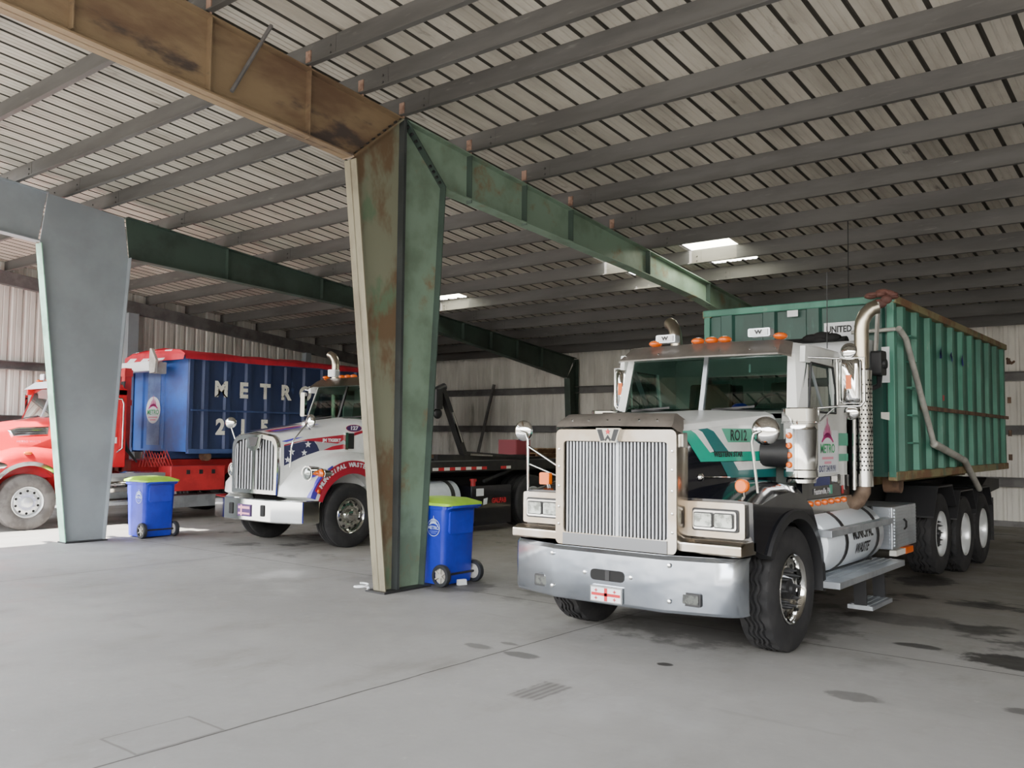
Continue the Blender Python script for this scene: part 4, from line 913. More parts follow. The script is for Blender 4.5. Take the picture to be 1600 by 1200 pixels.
# fuel tank, steps, tool box
for s in (1, -1):
    x = X(s, .92)
    mb = MB(); mb.lathe([(.001, 8.1), (.2, 8.1), (.27, 8.13), (.295, 8.18), (.295, 9.72), (.27, 9.77), (.2, 9.8), (.001, 9.8)], 'y', (x, 0, .84), 36); tk = mb.build('fuel_tank', 'tank', T, smooth=40)
    for y in (8.55, 9.5):
        mb = MB(); mb.lathe([(.297, -.035), (.305, -.035), (.305, .035), (.297, .035)], 'y', (x, y, .84), 36); mb.build('tank_strap', 'plastic', tk, smooth=40)
    mb = MB(); mb.lathe([(.05, 0), (.05, .05), (.001, .06)], 'z', (x, 8.8, 1.13), 14); mb.build('filler_cap', 'chrome', tk, smooth=40)
    if s > 0:
        mb = MB()
        for word, z, wd in (('MUNICIPAL', .9, .78), ('WASTE', .755, .85)):
            a = math.asin((z - .84) / .295); mb.text(word, TM((x + .302 * math.cos(a), 9.03, z), (0, 1, 0), (-math.sin(a), 0, math.cos(a))), .15, .004, wd)
        mb.build('tank_lettering', 'ink', tk)
    for z, w0, w1, y1, y0 in ((.96, .98, 1.25, 9.95, 8.05), (.5, .95, 1.3, 10.15, 8.1)):
        mb = MB(); x0, x1 = sorted((X(s, w0), X(s, w1)))
        mb.box(x0, x1, y0, y1, z - .03, z + .03)
        for k in range(3): mb.box(x0 + .04 + k * .08, x0 + .07 + k * .08, y0 + .03, y1 - .03, z + .03, z + .036)
        mb.build('step', 'alu', T, bevel=.008)
    for y in (8.15, 9.9):
        mb = MB(); mb.bar((X(s, 1.0), y, .5), (X(s, 1.02), y, 1.1), .05, .05, (1, 0, 0)); mb.build('step_bracket', 'plastic', T)
    mb = MB()
    for y in (9.02, 9.62): mb.bar((X(s, 1.18), y, .5), (X(s, 1.18), y + .03, .17), .02, .12, (1, 0, 0))
    mb.box(*sorted((X(s, 1.08), X(s, 1.1))), 9.02, 9.65, .44, .49)
    hs = mb.build('hanging_step', 'plastic', T)
    mb = MB(); mb.box(*sorted((X(s, 1.06), X(s, 1.3))), 9.02, 9.68, .15, .19)
    for k in range(3): mb.box(*sorted((X(s, 1.09 + k * .07), X(s, 1.12 + k * .07))), 9.05, 9.65, .19, .196)
    mb.build('tread', 'alu', hs)
    mb = MB(); x0, x1 = sorted((X(s, .5), X(s, 1.17))); mb.box(x0, x1, 10.18, 11.12, .62, 1.08); tb = mb.build('tool_box', 'alu', T, bevel=.01)
    mb = MB()
    for k in range(12): z = .65 + .035 * k; mb.box(*sorted((X(s, 1.17), X(s, 1.18))), 10.24, 11.08, z, z + .02); mb.box(x0 + .03, x1 - .03, 10.17, 10.18, z, z + .02)
    mb.build('ribbed_door', 'alu', tb)
    mb = MB(); mb.tube([(X(s, 1.18), 10.58, .93), (X(s, 1.195), 10.62, .9), (X(s, 1.19), 10.64, .84), (X(s, 1.18), 10.6, .82)], .012, 8); mb.build('latch', 'plastic', tb)
    mb = MB(); mb.box(*sorted((X(s, 1.1), X(s, 1.175))), 10.3, 10.95, .54, .6); rf = mb.build('reflector_strip', 'whitetape', T)
    mb = MB(); mb.box(*sorted((X(s, 1.1), X(s, 1.18))), 10.65, 10.95, .535, .605); mb.build('red_reflector', 'orange', rf)

# wheels and rear fenders
for s in (1, -1):
    wheel(T, X(s, 1.125), 7.5, .53, s, .535, .32, .085, True, hubr=.09)
    wheel(T, X(s, 1.16), 12.42, .62, s, .52, .36, .11, True, hubr=.09, rimc='alurim')
    for y in (13.62, 14.76):
        t = wheel(T, X(s, 1.19), y, .525, s, .525, .28, .19, False, hubr=.12, rimc='alurim')
        wheel(T, X(s, .88), y, .525, s, .525, .28, .05, False, knobs=False)
    for y in (12.42, 13.62, 14.76):
        dz = .1 if y < 13 else 0
        mb = MB(); o = [(y - .62, .78 + dz), (y - .38, 1.14 + dz), (y + .36, 1.14 + dz), (y + .56, .86 + dz)]; i = [(p[0], p[1] - .02) for p in o]
        mb.prism(o + i[::-1], 'x', *sorted((X(s, .6), X(s, 1.2)))); mb.build('rear_fender', 'plastic', T)
    mb = MB(); mb.box(*sorted((X(s, .62), X(s, 1.2))), 15.36, 15.38, .3, .95); mb.build('mud_flap', 'rubber', T)
    mb = MB(); mb.prism([(15.0, 1.1), (15.5, 1.25), (16.4, 1.2), (16.4, 1.05), (15.5, 1.0), (15.35, .6), (15.28, .6)], 'x', *sorted((X(s, .5), X(s, 1.1)))); mb.build('tail_bracket', 'chassis', T)
    mb = MB(); mb.box(*sorted((X(s, .55), X(s, .8))), 9.95, 10.25, 1.05, 1.28); mb.build('hoist_stop', 'rustpipe', T)

# ------------------------------------------------------------------ curved-fender trucks
def curved_truck(name, label, xc, yw, style):
    """set-back axle truck with rounded hood and curved fenders; nose at yw - 1.05"""
    t = thing(name, label, 'truck', (xc, yw + 1.5, 0))
    flag = style == 'flag'
    body = 'white' if flag else 'red'
    def XX(s, d): return xc + s * d
    for s in (1, -1):
        mb = MB(); mb.box(*sorted((XX(s, .35), XX(s, .46))), yw - .6, yw + 8.5, .72, 1.0); mb.build('frame_rail', 'chassis' if flag else 'redmatt', t)
    mb = MB(); mb.box(xc - .45, xc + .45, yw - .7, yw + 1.1, .5, 1.3); mb.build('engine_block', 'void', t)
    # hood
    def w(y): return .63 + (y - yw + 1.0) * .165
    def z(y): return 1.8 + (y - yw + 1.0) * .16
    rings = []
    for dy in (-1.0, -.6, -.2, .3, .8):
        y = yw + dy; ww, zz = w(y), z(y)
        rings.append([(xc - ww, y, .95), (xc - ww, y, zz - .12), (xc - ww + .04, y, zz - .05), (xc - ww + .14, y, zz), (xc, y, zz + .05), (xc + ww - .14, y, zz), (xc + ww - .04, y, zz - .05), (xc + ww, y, zz - .12), (xc + ww, y, .95)])
    mb = MB(); mb.loft(rings, closed=False); hd = mb.build('hood', body, t, smooth=40)
    # grille
    gy = yw - 1.05; Wg = .62
    o = [(xc - Wg * .98, .84), (xc + Wg * .98, .84), (xc + Wg, 1.3)] + arc(xc + Wg - .2, 1.6, .2, 0, 70, 5) + [(xc + .2, 1.83), (xc - .2, 1.83)] + arc(xc - Wg + .2, 1.6, .2, 110, 180, 5) + [(xc - Wg, 1.3)]
    def inset(k): return [(xc + (x - xc) * (1 - k / Wg), 1.33 + (zq - 1.33) * (1 - k / .5)) for x, zq in o]
    mb = MB(); mb.loft([[(x, gy + .3, zq) for x, zq in o], [(x, gy + .04, zq) for x, zq in o], [(x, gy, zq) for x, zq in inset(.02)], [(x, gy, zq) for x, zq in inset(.085)], [(x, gy + .06, zq) for x, zq in inset(.09)]], cap=False)
    gs = mb.build('grille_surround', 'chrome', t, smooth=35)
    mb = MB(); mb.poly([(x, gy + .09, zq) for x, zq in inset(.07)]); mb.build('radiator_screen', 'plastic', t)
    mb = MB()
    for k in range(14):
        x = xc - .5 + 1.0 * k / 13
        if abs(x - xc) > .03: mb.box(x - .012, x + .012, gy + .03, gy + .04, .9, 1.72 - max(0, abs(x - xc) - .36) * .5)
    mb.build('grille_bars', 'bars', t)
    mb = MB(); mb.box(xc - .025, xc + .025, gy - .005, gy + .05, .88, 1.7); mb.build('centre_bar', 'chrome', gs)
    mb = MB(); mb.prism([(xc - .2, 1.8), (xc + .2, 1.8), (xc + .16, 1.6), (xc + .05, 1.54), (xc - .05, 1.54), (xc - .16, 1.6)], 'y', gy - .02, gy + .01); bd = mb.build('badge', 'chrome', gs)
    mb = MB(); mb.prism([(xc - .13, 1.76), (xc + .13, 1.76), (xc + .07, 1.62), (xc - .07, 1.62)], 'y', gy - .026, gy - .02); mb.build('badge_letter', 'plastic', bd)
    for s in (1, -1):
        mb = MB()
        for k in range(16): zq = 1.02 + .036 * k; mb.box(*sorted((XX(s, Wg + .005), XX(s, Wg + .02))), gy + .1, gy + .26, zq, zq + .016)
        mb.build('side_vent', 'bars', gs)
    # bumper
    mb = MB(); mb.prism([(xc - 1.2, yw - .66), (xc - 1.17, yw - .98), (xc - .62, yw - 1.16), (xc + .62, yw - 1.16), (xc + 1.17, yw - .98), (xc + 1.2, yw - .66)], 'z', .43, .79)
    bp = mb.build('bumper', 'chrome', t, bevel=.02)
    by = yw - 1.163
    for x in (-.42, .42):
        mb = MB(); mb.rbox(xc + x - .05, xc + x + .05, by - .01, by, .52, .7, .02, 'y'); mb.build('bumper_slot', 'void', bp)
    mb = MB(); mb.box(xc - .22, xc + .12, by - .015, by, .5, .69); pt = mb.build('number_plate', 'purple' if flag else 'paper', bp)
    mb = MB(); mb.box(xc - .2, xc + .1, by - .018, by - .016, .53, .56); mb.box(xc - .14, xc - .1, by - .019, by - .017, .51, .68); mb.box(xc - .2, xc + .1, by - .018, by - .016, .62, .66); mb.build('plate_band', 'pink', pt)
    # fenders: lofted from hood side outwards, arch cut over the wheel
    for s in (1, -1):
        arch = arc(yw, .53, .69, 8, 162, 16)
        rg = []
        for d, f0, drop in ((.6, -1.02, 0), (.85, -.98, .03), (1.08, -.86, .08), (1.17, -.78, .16), (1.19, -.74, .26)):
            top = [(yw + f0, .84), (yw + f0 + .02, 1.0), (yw + f0 + .22, 1.24 - drop * .3), (yw - .45, 1.43 - drop * .6), (yw - .15, 1.53 - drop * .8), (yw + .2, 1.57 - drop), (yw + .5, 1.54 - drop), (yw + .72, 1.42 - drop), (yw + .78, 1.1), (yw + .74, .62)]
            rg.append([(XX(s, d), *p) for p in top] + [(XX(s, d), *p) for p in arch])
        mb = MB(); mb.loft(rg); fd = mb.build('fender', body, t, smooth=45)
        mb = MB(); a1 = arc(yw, .53, .735, 5, 160, 18); a2 = arc(yw, .53, .66, 5, 160, 18)
        mb.prism(a1 + a2[::-1], 'x', *sorted((XX(s, 1.17), XX(s, 1.205)))); mb.build('fender_trim', 'flagred' if flag else 'chrome', fd, smooth=50)
        mb = MB(); mb.lathe([(.001, .02), (.035, .015), (.04, 0)], 'y', (XX(s, 1.2), yw - .72, .93), 12); mb.ball((XX(s, 1.19), yw - .69, .93), .03, .035, .035); mb.build('marker_lamp', 'orange', fd, smooth=50)
        # round headlamps
        mb = MB(); mb.tube([(XX(s, 1.0), yw - .78, 1.2), (XX(s, .98), yw - .35, 1.2)], [.125, .1], 24); hl = mb.build('headlamp', 'chrome', t, smooth=40)
        mb = MB(); mb.lathe([(.001, -.03), (.07, -.02), (.1, 0)], 'y', (XX(s, 1.0), yw - .785, 1.2), 24); mb.build('lens', 'lampglass', hl, smooth=50)
        mb = MB(); mb.tube([(XX(s, 1.15), yw - .62, 1.2), (XX(s, 1.1), yw - .3, 1.2)], [.09, .07], 20); mb.build('turn_lamp_shell', 'chrome', hl, smooth=40)
        mb = MB(); mb.lathe([(.001, -.03), (.06, -.02), (.072, 0)], 'y', (XX(s, 1.15), yw - .625, 1.2), 20); mb.build('turn_lamp', 'orange', hl, smooth=50)
    # cab
    y0, y1 = yw + .8, yw + 1.92
    mb = MB()
    wall_with_hole(mb, xc - .98, xc + .98, y1 - .06, y1, 1.15, 2.7, xc - .6, xc + .6, 2.2, 2.5); cb = mb.build('cab_back', body, t)
    mb = MB(); mb.poly([(xc - .6, y1 - .03, 2.2), (xc + .6, y1 - .03, 2.2), (xc + .6, y1 - .03, 2.5), (xc - .6, y1 - .03, 2.5)]); mb.build('rear_window', 'glass', cb)
    mb = MB(); mb.loft([[(xc - .9, y0 - .0, 2.66), (xc - .7, y0, 2.78), (xc + .7, y0, 2.78), (xc + .9, y0, 2.66)], [(xc - .98, y0 + .3, 2.66), (xc - .8, y0 + .3, 2.83), (xc + .8, y0 + .3, 2.83), (xc + .98, y0 + .3, 2.66)], [(xc - .98, y1, 2.62), (xc - .8, y1, 2.8), (xc + .8, y1, 2.8), (xc + .98, y1, 2.62)]], closed=False); mb.build('roof', body, t, smooth=50)
    for s in (1, -1):
        x0, x1 = sorted((XX(s, .94), XX(s, .99)))
        mb = MB(); mb.box(x0, x1, y0 - .05, y1, 1.12, 2.1); mb.box(x0, x1, y1 - .32, y1, 2.1, 2.68); mb.box(x0, x1, y0, y1, 2.58, 2.7); dr = mb.build('door', body, t)
        mb = MB(); xx = XX(s, .965); mb.poly([(xx, y0, 2.1), (xx, y1 - .32, 2.1), (xx, y1 - .32, 2.58), (xx, y0 + .1, 2.58)]); mb.build('door_window', 'glass', dr)
        mb = MB(); mb.loft([[(XX(s, .86), y0 - .14, 2.08), (XX(s, .98), y0 - .06, 2.08), (XX(s, .98), y0 + .04, 2.08), (XX(s, .9), y0 + .02, 2.08)], [(XX(s, .8), y0 + .06, 2.68), (XX(s, .9), y0 + .12, 2.68), (XX(s, .96), y0 + .22, 2.68), (XX(s, .86), y0 + .2, 2.68)]]); mb.build('pillar', body, t)
    mb = MB(); mb.poly([(xc - .9, y0 - .13, 2.06), (xc + .9, y0 - .13, 2.06), (xc + .82, y0 + .08, 2.68), (xc - .82, y0 + .08, 2.68)]); ws = mb.build('windscreen', 'glass' if flag else 'glasslt', t)
    mb = MB()
    for x in (-.45, .35): mb.tube([(xc + x - .3, y0 - .15, 2.09), (xc + x + .3, y0 - .12, 2.14)], .01, 6)
    mb.build('wiper', 'plastic', ws)
    mb = MB(); mb.box(xc - .03, xc + .03, y0 - .13, y0 - .1, 2.06, 2.08); mb.bar((xc, y0 - .13, 2.06), (xc, y0 + .08, 2.68), .04, .03, (0, 1, 0)); mb.build('centre_post', 'plastic' if flag else 'alu', t)
    mb = MB(); mb.prism([(y0 - .2, 1.98), (y0 - .2, 2.05), (y0 - .1, 2.09), (y0 + .3, 2.1), (y0 + .32, 1.6), (y0 - .1, 1.4)], 'x', xc - .92, xc + .92); mb.build('dashboard', 'plastic' if flag else 'cabin', t)
    mb = MB()
    for x in (-.48, .48): mb.rbox(xc + x - .26, xc + x + .26, y0 + .35, y0 + .85, 1.55, 1.72, .04); mb.prism([(y0 + .75, 1.7), (y0 + .85, 1.7), (y0 + .95, 2.4), (y0 + .87, 2.42)], 'x', xc + x - .25, xc + x + .25)
    mb.build('seat', 'tan' if flag else 'grey', t)
    vz = 0
    mb = MB(); mb.loft([[(xc - .93, y0 - .12, 2.63), (xc - .6, y0 - .22, 2.67), (xc + .6, y0 - .22, 2.67), (xc + .93, y0 - .12, 2.63)], [(xc - .85, y0 + .06, 2.79), (xc - .6, y0 + .0, 2.83), (xc + .6, y0 + .0, 2.83), (xc + .85, y0 + .06, 2.79)]], closed=False); mb.build('sun_visor', 'stain' if flag else 'whitetarp', t, smooth=30)
    for x in (-.6, -.16, 0, .16, .6):
        mb = MB(); mb.ball((xc + x, y0 + .08, 2.86), .055, .07, .032); mb.build('clearance_lamp', 'orange', t, smooth=60)
    for x in (-.42, .42):
        mb = MB(); mb.rbox(xc + x - .1, xc + x + .1, y0 + .05, y0 + .15, 2.87, 3.0, .02, 'y'); lb = mb.build('work_lamp', 'alu', t)
        mb = MB(); mb.box(xc + x - .08, xc + x + .08, y0 + .04, y0 + .05, 2.885, 2.985); mb.build('lamp_cover', 'paper', lb)
    for s in (1, -1):
        x = XX(s, 1.22); y = y0 + .1
        if not (flag and s > 0):
            mb = MB(); mb.loft([[(px_, y - d, pz) for px_, pz in rrect(x - .06, x + .06, 2.15, 2.6, .03, 3)] for d in (0, .06)]); wm = mb.build('door_mirror', 'chrome', t, smooth=50)
            mb = MB(); mb.tube([(x, y, 2.65), (XX(s, .95), y0 + .15, 2.62)], .012, 8); mb.tube([(x, y, 2.07), (XX(s, .97), y0 + .1, 2.07)], .012, 8); mb.build('mirror_bracket', 'chrome', wm, smooth=50)
        else:
            pass
        wheel(t, XX(s, 1.19), yw, .515, s, .52, .32, .05, False, tyre='rubber' if flag else 'rubberpale', hubr=.09, knobs=False, rimc='chrome' if flag else 'alurim')
    mb = MB(); mb.tube([(xc - 1.0, yw, .5), (xc + 1.0, yw, .5)], .06, 10); mb.build('front_axle', 'chassis', t)
    for y in (yw + 4.85, yw + 6.1):
        mb = MB(); mb.tube([(xc - 1.1, y, .52), (xc - .25, y, .52), (xc - .2, y, .52), (xc + .2, y, .52), (xc + .25, y, .52), (xc + 1.1, y, .52)], [.08, .09, .2, .2, .09, .08], 12); mb.build('rear_axle', 'chassis', t)
        for s in (1, -1):
            wheel(t, XX(s, 1.18), y, .52, s, .52, .28, .17, False, hubr=.11, knobs=False, rimc='alurim'); wheel(t, XX(s, .87), y, .52, s, .52, .28, .05, False, hubr=.1, knobs=False)
    return t, hd, w, z

# flag truck
XF, YW2 = -12.24, 9.66
F, hdF, wF, zF = curved_truck('roll_off_truck', 'white roll-off truck with flag and star livery and rounded chrome grille, behind the middle column', XF, YW2, 'flag')
def side2(name, pts, m, d=.004, mb=None):
    b = mb or MB(); b.poly([(XF + wF(y) + d, y, z) for y, z in pts])
    if not mb: b.build(name, m, hdF)
navy = [(8.709, 1.624), (9.029, 1.7), (9.227, 1.715), (9.283, 1.648), (9.333, 1.55), (9.037, 1.46), (8.717, 1.317)]
red1 = [(8.708, 1.647), (9.12, 1.74), (9.78, 1.817), (9.782, 1.736), (9.665, 1.667), (9.255, 1.703), (9.029, 1.71), (8.709, 1.624)]
red2 = [(9.394, 1.56), (9.569, 1.624), (9.784, 1.66), (9.786, 1.58), (9.53, 1.56)]
side2('flag_canton', navy, 'flagnavy'); side2('flag_stripe', red1, 'flagred'); side2('flag_stripe', red2, 'flagred')
side2('flag_field', [(9.255, 1.703), (9.665, 1.667), (9.78, 1.736), (9.78, 1.66), (9.569, 1.624), (9.394, 1.56), (9.333, 1.55), (9.283, 1.648)], 'flaggrey', .003)
mb = MB()
for (y, z), r in zip(((9.123, 1.654), (8.84, 1.535), (9.06, 1.52), (8.775, 1.41)), (.06, .06, .055, .055)): side2('', star(y, z, r), '', .007, mb)
mb.build('flag_stars', 'paper', hdF)
side2('blue_swoosh', [(8.66, 1.70), (8.9, 1.76), (9.05, 1.775), (8.75, 1.69)], 'flagblue')
hr2 = Vector((.165, 1, 0)).normalized()
mb = MB(); mb.text('JM TIGERT', TM((XF + wF(9.55) + .008, 9.55, 1.72), hr2, (0, 0, 1)), .07, .003, 1.05); mb.build('hood_lettering', 'paper', hdF)
mb = MB(); mb.box(XF + wF(9.87) - .02, XF + wF(9.87) + .03, 9.79, 9.96, 1.58, 1.84); vn = mb.build('hood_vent', 'plastic', hdF)
mb = MB(); mb.box(XF + wF(9.8) - .02, XF + wF(9.8) + .05, 9.77, 9.83, 1.57, 1.85); mb.build('vent_trim', 'chrome', vn)
mb = MB()
def ov(rx, rz): return [(9.96 + rx * math.cos(2 * PI * k / 24), 1.925 + rz * math.sin(2 * PI * k / 24)) for k in range(24)]
side2('number_oval', ov(.15, .06), 'flagred', .006); side2('number_oval', ov(.14, .053), 'purple', .009)
mb.text('127', TM((XF + wF(9.96) + .014, 9.96, 1.925), hr2, (0, 0, 1)), .085, .004, 1.2); mb.build('unit_number', 'paper', hdF)
side2('red_swoosh', [(9.97, 1.8), (10.25, 1.88), (10.25, 1.92), (9.97, 1.85)], 'flagred')
# stripes across the hood top
for a, b, m in ((.28, .42, 'flagblue'), (.1, .26, 'flagred'), (-.3, -.1, 'flagnavy')):
    mb = MB(); mb.poly([(XF + a, 8.7, zF(8.7) + .058), (XF + b, 8.7, zF(8.7) + .05), (XF + b + .12, 9.5, zF(9.5) + .05), (XF + a + .16, 9.5, zF(9.5) + .055)]); mb.build('hood_stripe', m, hdF)
# lettered band around the wheel arch
mb = MB(); band1, band2 = arc(YW2, .53, .87, 30, 152, 20), arc(YW2, .53, .73, 30, 152, 20)
mb.prism(band1 + band2[::-1], 'x', XF + 1.1, XF + 1.197); bn = mb.build('arch_band', 'flagred', F)
mb = MB(); b1_, b2_ = arc(YW2, .53, .9, 118, 160, 8), arc(YW2, .53, .8, 118, 160, 8)
mb.prism(b1_ + b2_[::-1], 'x', XF + 1.1, XF + 1.194); mb.build('arch_band_end', 'flagblue', bn)
mb = MB(); word = 'MUNICIPAL WASTE'
for i, ch in enumerate(word):
    a = math.radians(143 - 70 * i / (len(word) - 1)); rr = .8
    mb.text(ch, TM((XF + 1.2, YW2 + rr * math.cos(a), .53 + rr * math.sin(a)), (0, math.sin(a), -math.cos(a)), (0, math.cos(a), math.sin(a))), .095, .005)
mb.build('arch_lettering', 'paper', bn)
# its mirrors, stack and bed
sm = dish(F, 'spot_mirror', (-11.36, 9.02, 2.01), .125, (-.05, -1, .1)); mb = MB(); mb.tube([(-11.36, 8.97, 2.0), (-11.38, 8.72, 1.72), (-11.4, 8.7, 1.6), (-11.42, 8.7, 1.3)], .012, 8); mb.build('mirror_stalk', 'chrome', sm, smooth=50)
sm = dish(F, 'spot_mirror', (XF - .88, 8.75, 2.0), .095, (.6, -.75, 0)); mb = MB(); mb.tube([(XF - .88, 8.75, 1.95), (XF - .8, 8.8, 1.7), (XF - .68, 8.85, 1.55)], .012, 8); mb.build('mirror_stalk', 'chrome', sm, smooth=50)
for s in (-1,):
    mb = MB(); x = XF + s * 1.07; y = 11.15
    mb.tube([(x, y, 1.2), (x, y, 3.15), (x - .02, y, 3.24), (x - .08, y - .0, 3.32), (x - .18, y, 3.36)], .075, 16, cap=False); mb.build('exhaust_pipe', 'pipe', F, smooth=50)
XS = -11.1
mb = MB(); mb.box(XS - .5, XS - .05, 11.55, 17.5, 1.15, 1.34); mb.box(XF - 1.1, XF - .65, 11.55, 17.5, 1.15, 1.34); bed = mb.build('hoist_bed', 'chassis', F)
mb = MB(); mb.box(XF - .6, XF + .6, 11.6, 17.4, 1.05, 1.3); mb.build('bed_crossmember', 'void', F)
mb = MB()
for i in range(10): mb.mi = i % 2; y = 11.62 + .15 * i; mb.box(XS - .05, XS - .045, y, y + .15, 1.18, 1.235)
mb.mi = 0; mb.box(XS - .05, XS - .045, 13.72, 13.86, 1.18, 1.235); mb.mi = 1; mb.box(XS - .05, XS - .045, 13.55, 13.72, 1.18, 1.235)
mb.build('reflective_tape', ['whitetape', 'redtape'], bed)
mb = MB(); mb.rbox(XS - .6, XS - .02, 12.65, 13.86, .12, .87, .02); hb = mb.build('hydraulic_tank', 'black', F)
mb = MB(); mb.text('GALFAB', TM((XS - .012, 13.46, .57), (0, 1, 0), (0, 0, 1)), .13, .006, .95); mb.build('tank_lettering', 'redtape', hb)
mb = MB(); mb.poly([(XS - .012, 12.98, .5), (XS - .012, 13.1, .52), (XS - .012, 13.12, .64), (XS - .012, 13.0, .62)]); mb.build('tank_emblem', 'paper', hb)
mb = MB(); mb.poly([(XS - .012, 12.78, .68), (XS - .012, 13.0, .68), (XS - .012, 13.0, .82), (XS - .012, 12.78, .82)]); mb.build('sticker', 'paper', hb)
mb = MB(); mb.lathe([(.05, .86), (.05, .95), (.07, .95), (.07, 1.0), (.001, 1.0)], 'z', (XS - .2, 12.9, 0), 14); mb.build('filler_cap', 'redmatt', hb, smooth=40)
mb = MB(); mb.lathe([(.001, 10.85), (.24, 10.85), (.3, 10.9), (.3, 12.35), (.24, 12.42), (.001, 12.42)], 'y', (XS - .32, 0, .68), 28); tk = mb.build('fuel_tank', 'tank', F, smooth=40)
for y in (11.2, 12.15):
    mb = MB(); mb.lathe([(.302, -.05), (.31, -.05), (.31, .05), (.302, .05)], 'y', (XS - .32, y, .68), 28); mb.build('tank_strap', 'plastic', tk, smooth=40)
mb = MB(); mb.bar((XS - .1, 11.88, 2.68), (XS - .1, 12.5, 1.48), .1, .12, (1, 0, 0)); ta = mb.build('tarp_arm', 'chassis', F)
mb = MB(); mb.bar((XS - .02, 12.08, 2.25), (XS - .02, 12.36, 1.7), .03, .05, (1, 0, 0)); mb.build('ram_rod', 'chrome', ta)
mb = MB(); mb.tube([(XS - .1, 11.7, 2.62), (XS - .1, 11.95, 2.72)], .07, 10); mb.rbox(XS - .2, XS - .02, 11.66, 11.86, 2.3, 2.66, .04); mb.ball((XS - .1, 11.78, 2.22), .06, .1, .1); mb.build('arm_head', 'plastic', ta, smooth=40)
mb = MB(); mb.bar((XS - .15, 11.8, 1.42), (XS - .15, 14.4, 1.4), .1, .1, (1, 0, 0)); mb.bar((XS - .1, 12.5, 1.5), (XS - .1, 14.3, 1.4), .06, .05, (1, 0, 0)); mb.build('lower_arm', 'chassis', F)
mb = MB(); mb.tube([(XS - .08, 12.65, 1.47), (XS - .08, 13.3, 1.44)], .03, 8); mb.build('ram_rod', 'chrome', F, smooth=50)
mb = MB(); mb.bar((XS - .1, 13.1, .95), (XS - .1, 14.3, 1.25), .05, .05, (1, 0, 0)); mb.build('fender_strut', 'chassis', F)
mb = MB(); mb.rbox(XS - 1.0, XS - .5, 14.6, 15.1, 1.42, 1.75, .03); mb.build('winch_cover', 'dullred', F)

# red truck
XR3, YW3 = -18.45, 7.28
RD, hdR, wR, zR = curved_truck('roll_off_truck', 'red roll-off truck carrying the navy blue dumpster, behind the left grey column', XR3, YW3, 'red')
mb = MB(); x = XR3 + wR(7.4)
mb.loft([[(x + .0, 7.02, 1.84), (x - .02, 7.1, 1.7), (x + .08, 7.72, 1.74), (x + .08, 7.74, 1.92), (x + .02, 7.2, 1.9)], [(x + .03, 7.06, 1.83), (x + .02, 7.12, 1.73), (x + .11, 7.7, 1.77), (x + .11, 7.71, 1.89), (x + .05, 7.2, 1.875)]]); hv = mb.build('hood_vent', 'chrome', hdR)
for k in range(3):
    mb = MB(); mb.bar((x + .045, 7.14, 1.765 + .04 * k), (x + .125, 7.66, 1.79 + .04 * k), .012, .016); mb.build('vent_slat', 'plastic', hv)
mb = MB(); mb.text('METRO WASTE', TM((XR3 + wR(7.4) + .01, 7.4, 1.63), hr2, (0, 0, 1)), .055, .001, 1.1); mb.build('hood_lettering', 'pink', hdR)
mb = MB(); mb.ball((XR3 + 1.17, 7.25, 1.42), .03, .08, .035); mb.build('side_lamp', 'orange', RD, smooth=50)
cbk = [o for o in bpy.data.objects if o.parent == RD and o.name.startswith('cab_back')][0]
mb = MB(); mb.tube([(XR3 + 1.0, 8.98, 2.5), (XR3 + 1.03, 9.08, 2.5), (XR3 + 1.03, 9.12, 2.4), (XR3 + 1.03, 9.12, 1.5), (XR3 + 1.0, 9.02, 1.42)], .018, 8); mb.build('grab_handle', 'chrome', RD, smooth=50)
mb = MB(); mb.poly([(XR3 + .993, 8.9, 1.6), (XR3 + .993, 9.02, 1.6), (XR3 + .993, 9.02, 1.72), (XR3 + .993, 8.9, 1.72)]); mb.build('sticker', 'paper', RD)
mb = MB(); mb.rbox(-19.75, -18.06, 10.05, 10.3, 3.16, 3.38, .03, 'x'); th = mb.build('tarp_housing', 'whitetarp', RD)
mb = MB(); mb.text('City', TM((-19.5, 10.045, 3.27), (1, 0, 0), (0, 0, 1)), .15, .0, .9); mb.build('housing_lettering', 'ink', th)
mb = MB(); mb.prism([(-18.08, 3.64), (-18.02, 3.64), (-17.82, 3.38), (-17.86, 3.12), (-18.06, 3.1), (-18.1, 3.3)], 'y', 10.0, 10.06); mb.box(-18.06, -17.9, 10.06, 10.3, 3.1, 3.35); mb.build('tarp_motor', 'tubegrey', RD)
mb = MB()
for xx_ in (-18.7, -18.4): mb.box(xx_ - .07, xx_ + .07, 9.6, 9.75, 1.0, 3.2)
mb.box(-19.6, -18.3, 9.58, 9.76, 3.02, 3.16); mb.box(-19.6, -18.3, 9.58, 9.76, 2.4, 2.52); mb.build('gantry_frame', 'redmatt', RD)
mb = MB()
for k in range(4): mb.tube([(-18.25 + .04 * k, 9.5, 2.9), (-18.3 + .02 * k, 9.45, 2.2), (-18.1 + .05 * k, 9.5, 1.5), (-17.9, 9.7, 1.2)], .018, 6)
mb.build('air_hoses', 'plastic', RD, smooth=50)
mb = MB()
for k in range(9): mb.tube([(-17.9 + .03 * k, 9.75 + .05 * k, 1.1), (-17.85 + .03 * k, 9.8 + .05 * k, 1.42 + .03 * math.sin(k)), (-17.75 + .03 * k, 9.9 + .05 * k, 1.1)], .016, 6)
mb.build('valve_levers', 'redmatt', RD, smooth=50)
mb = MB(); mb.lathe([(.001, 8.3), (.26, 8.3), (.3, 8.35), (.3, 9.85), (.26, 9.9), (.001, 9.9)], 'y', (-17.6, 0, .74), 28); mb.build('fuel_tank', 'chrome', RD, smooth=40)
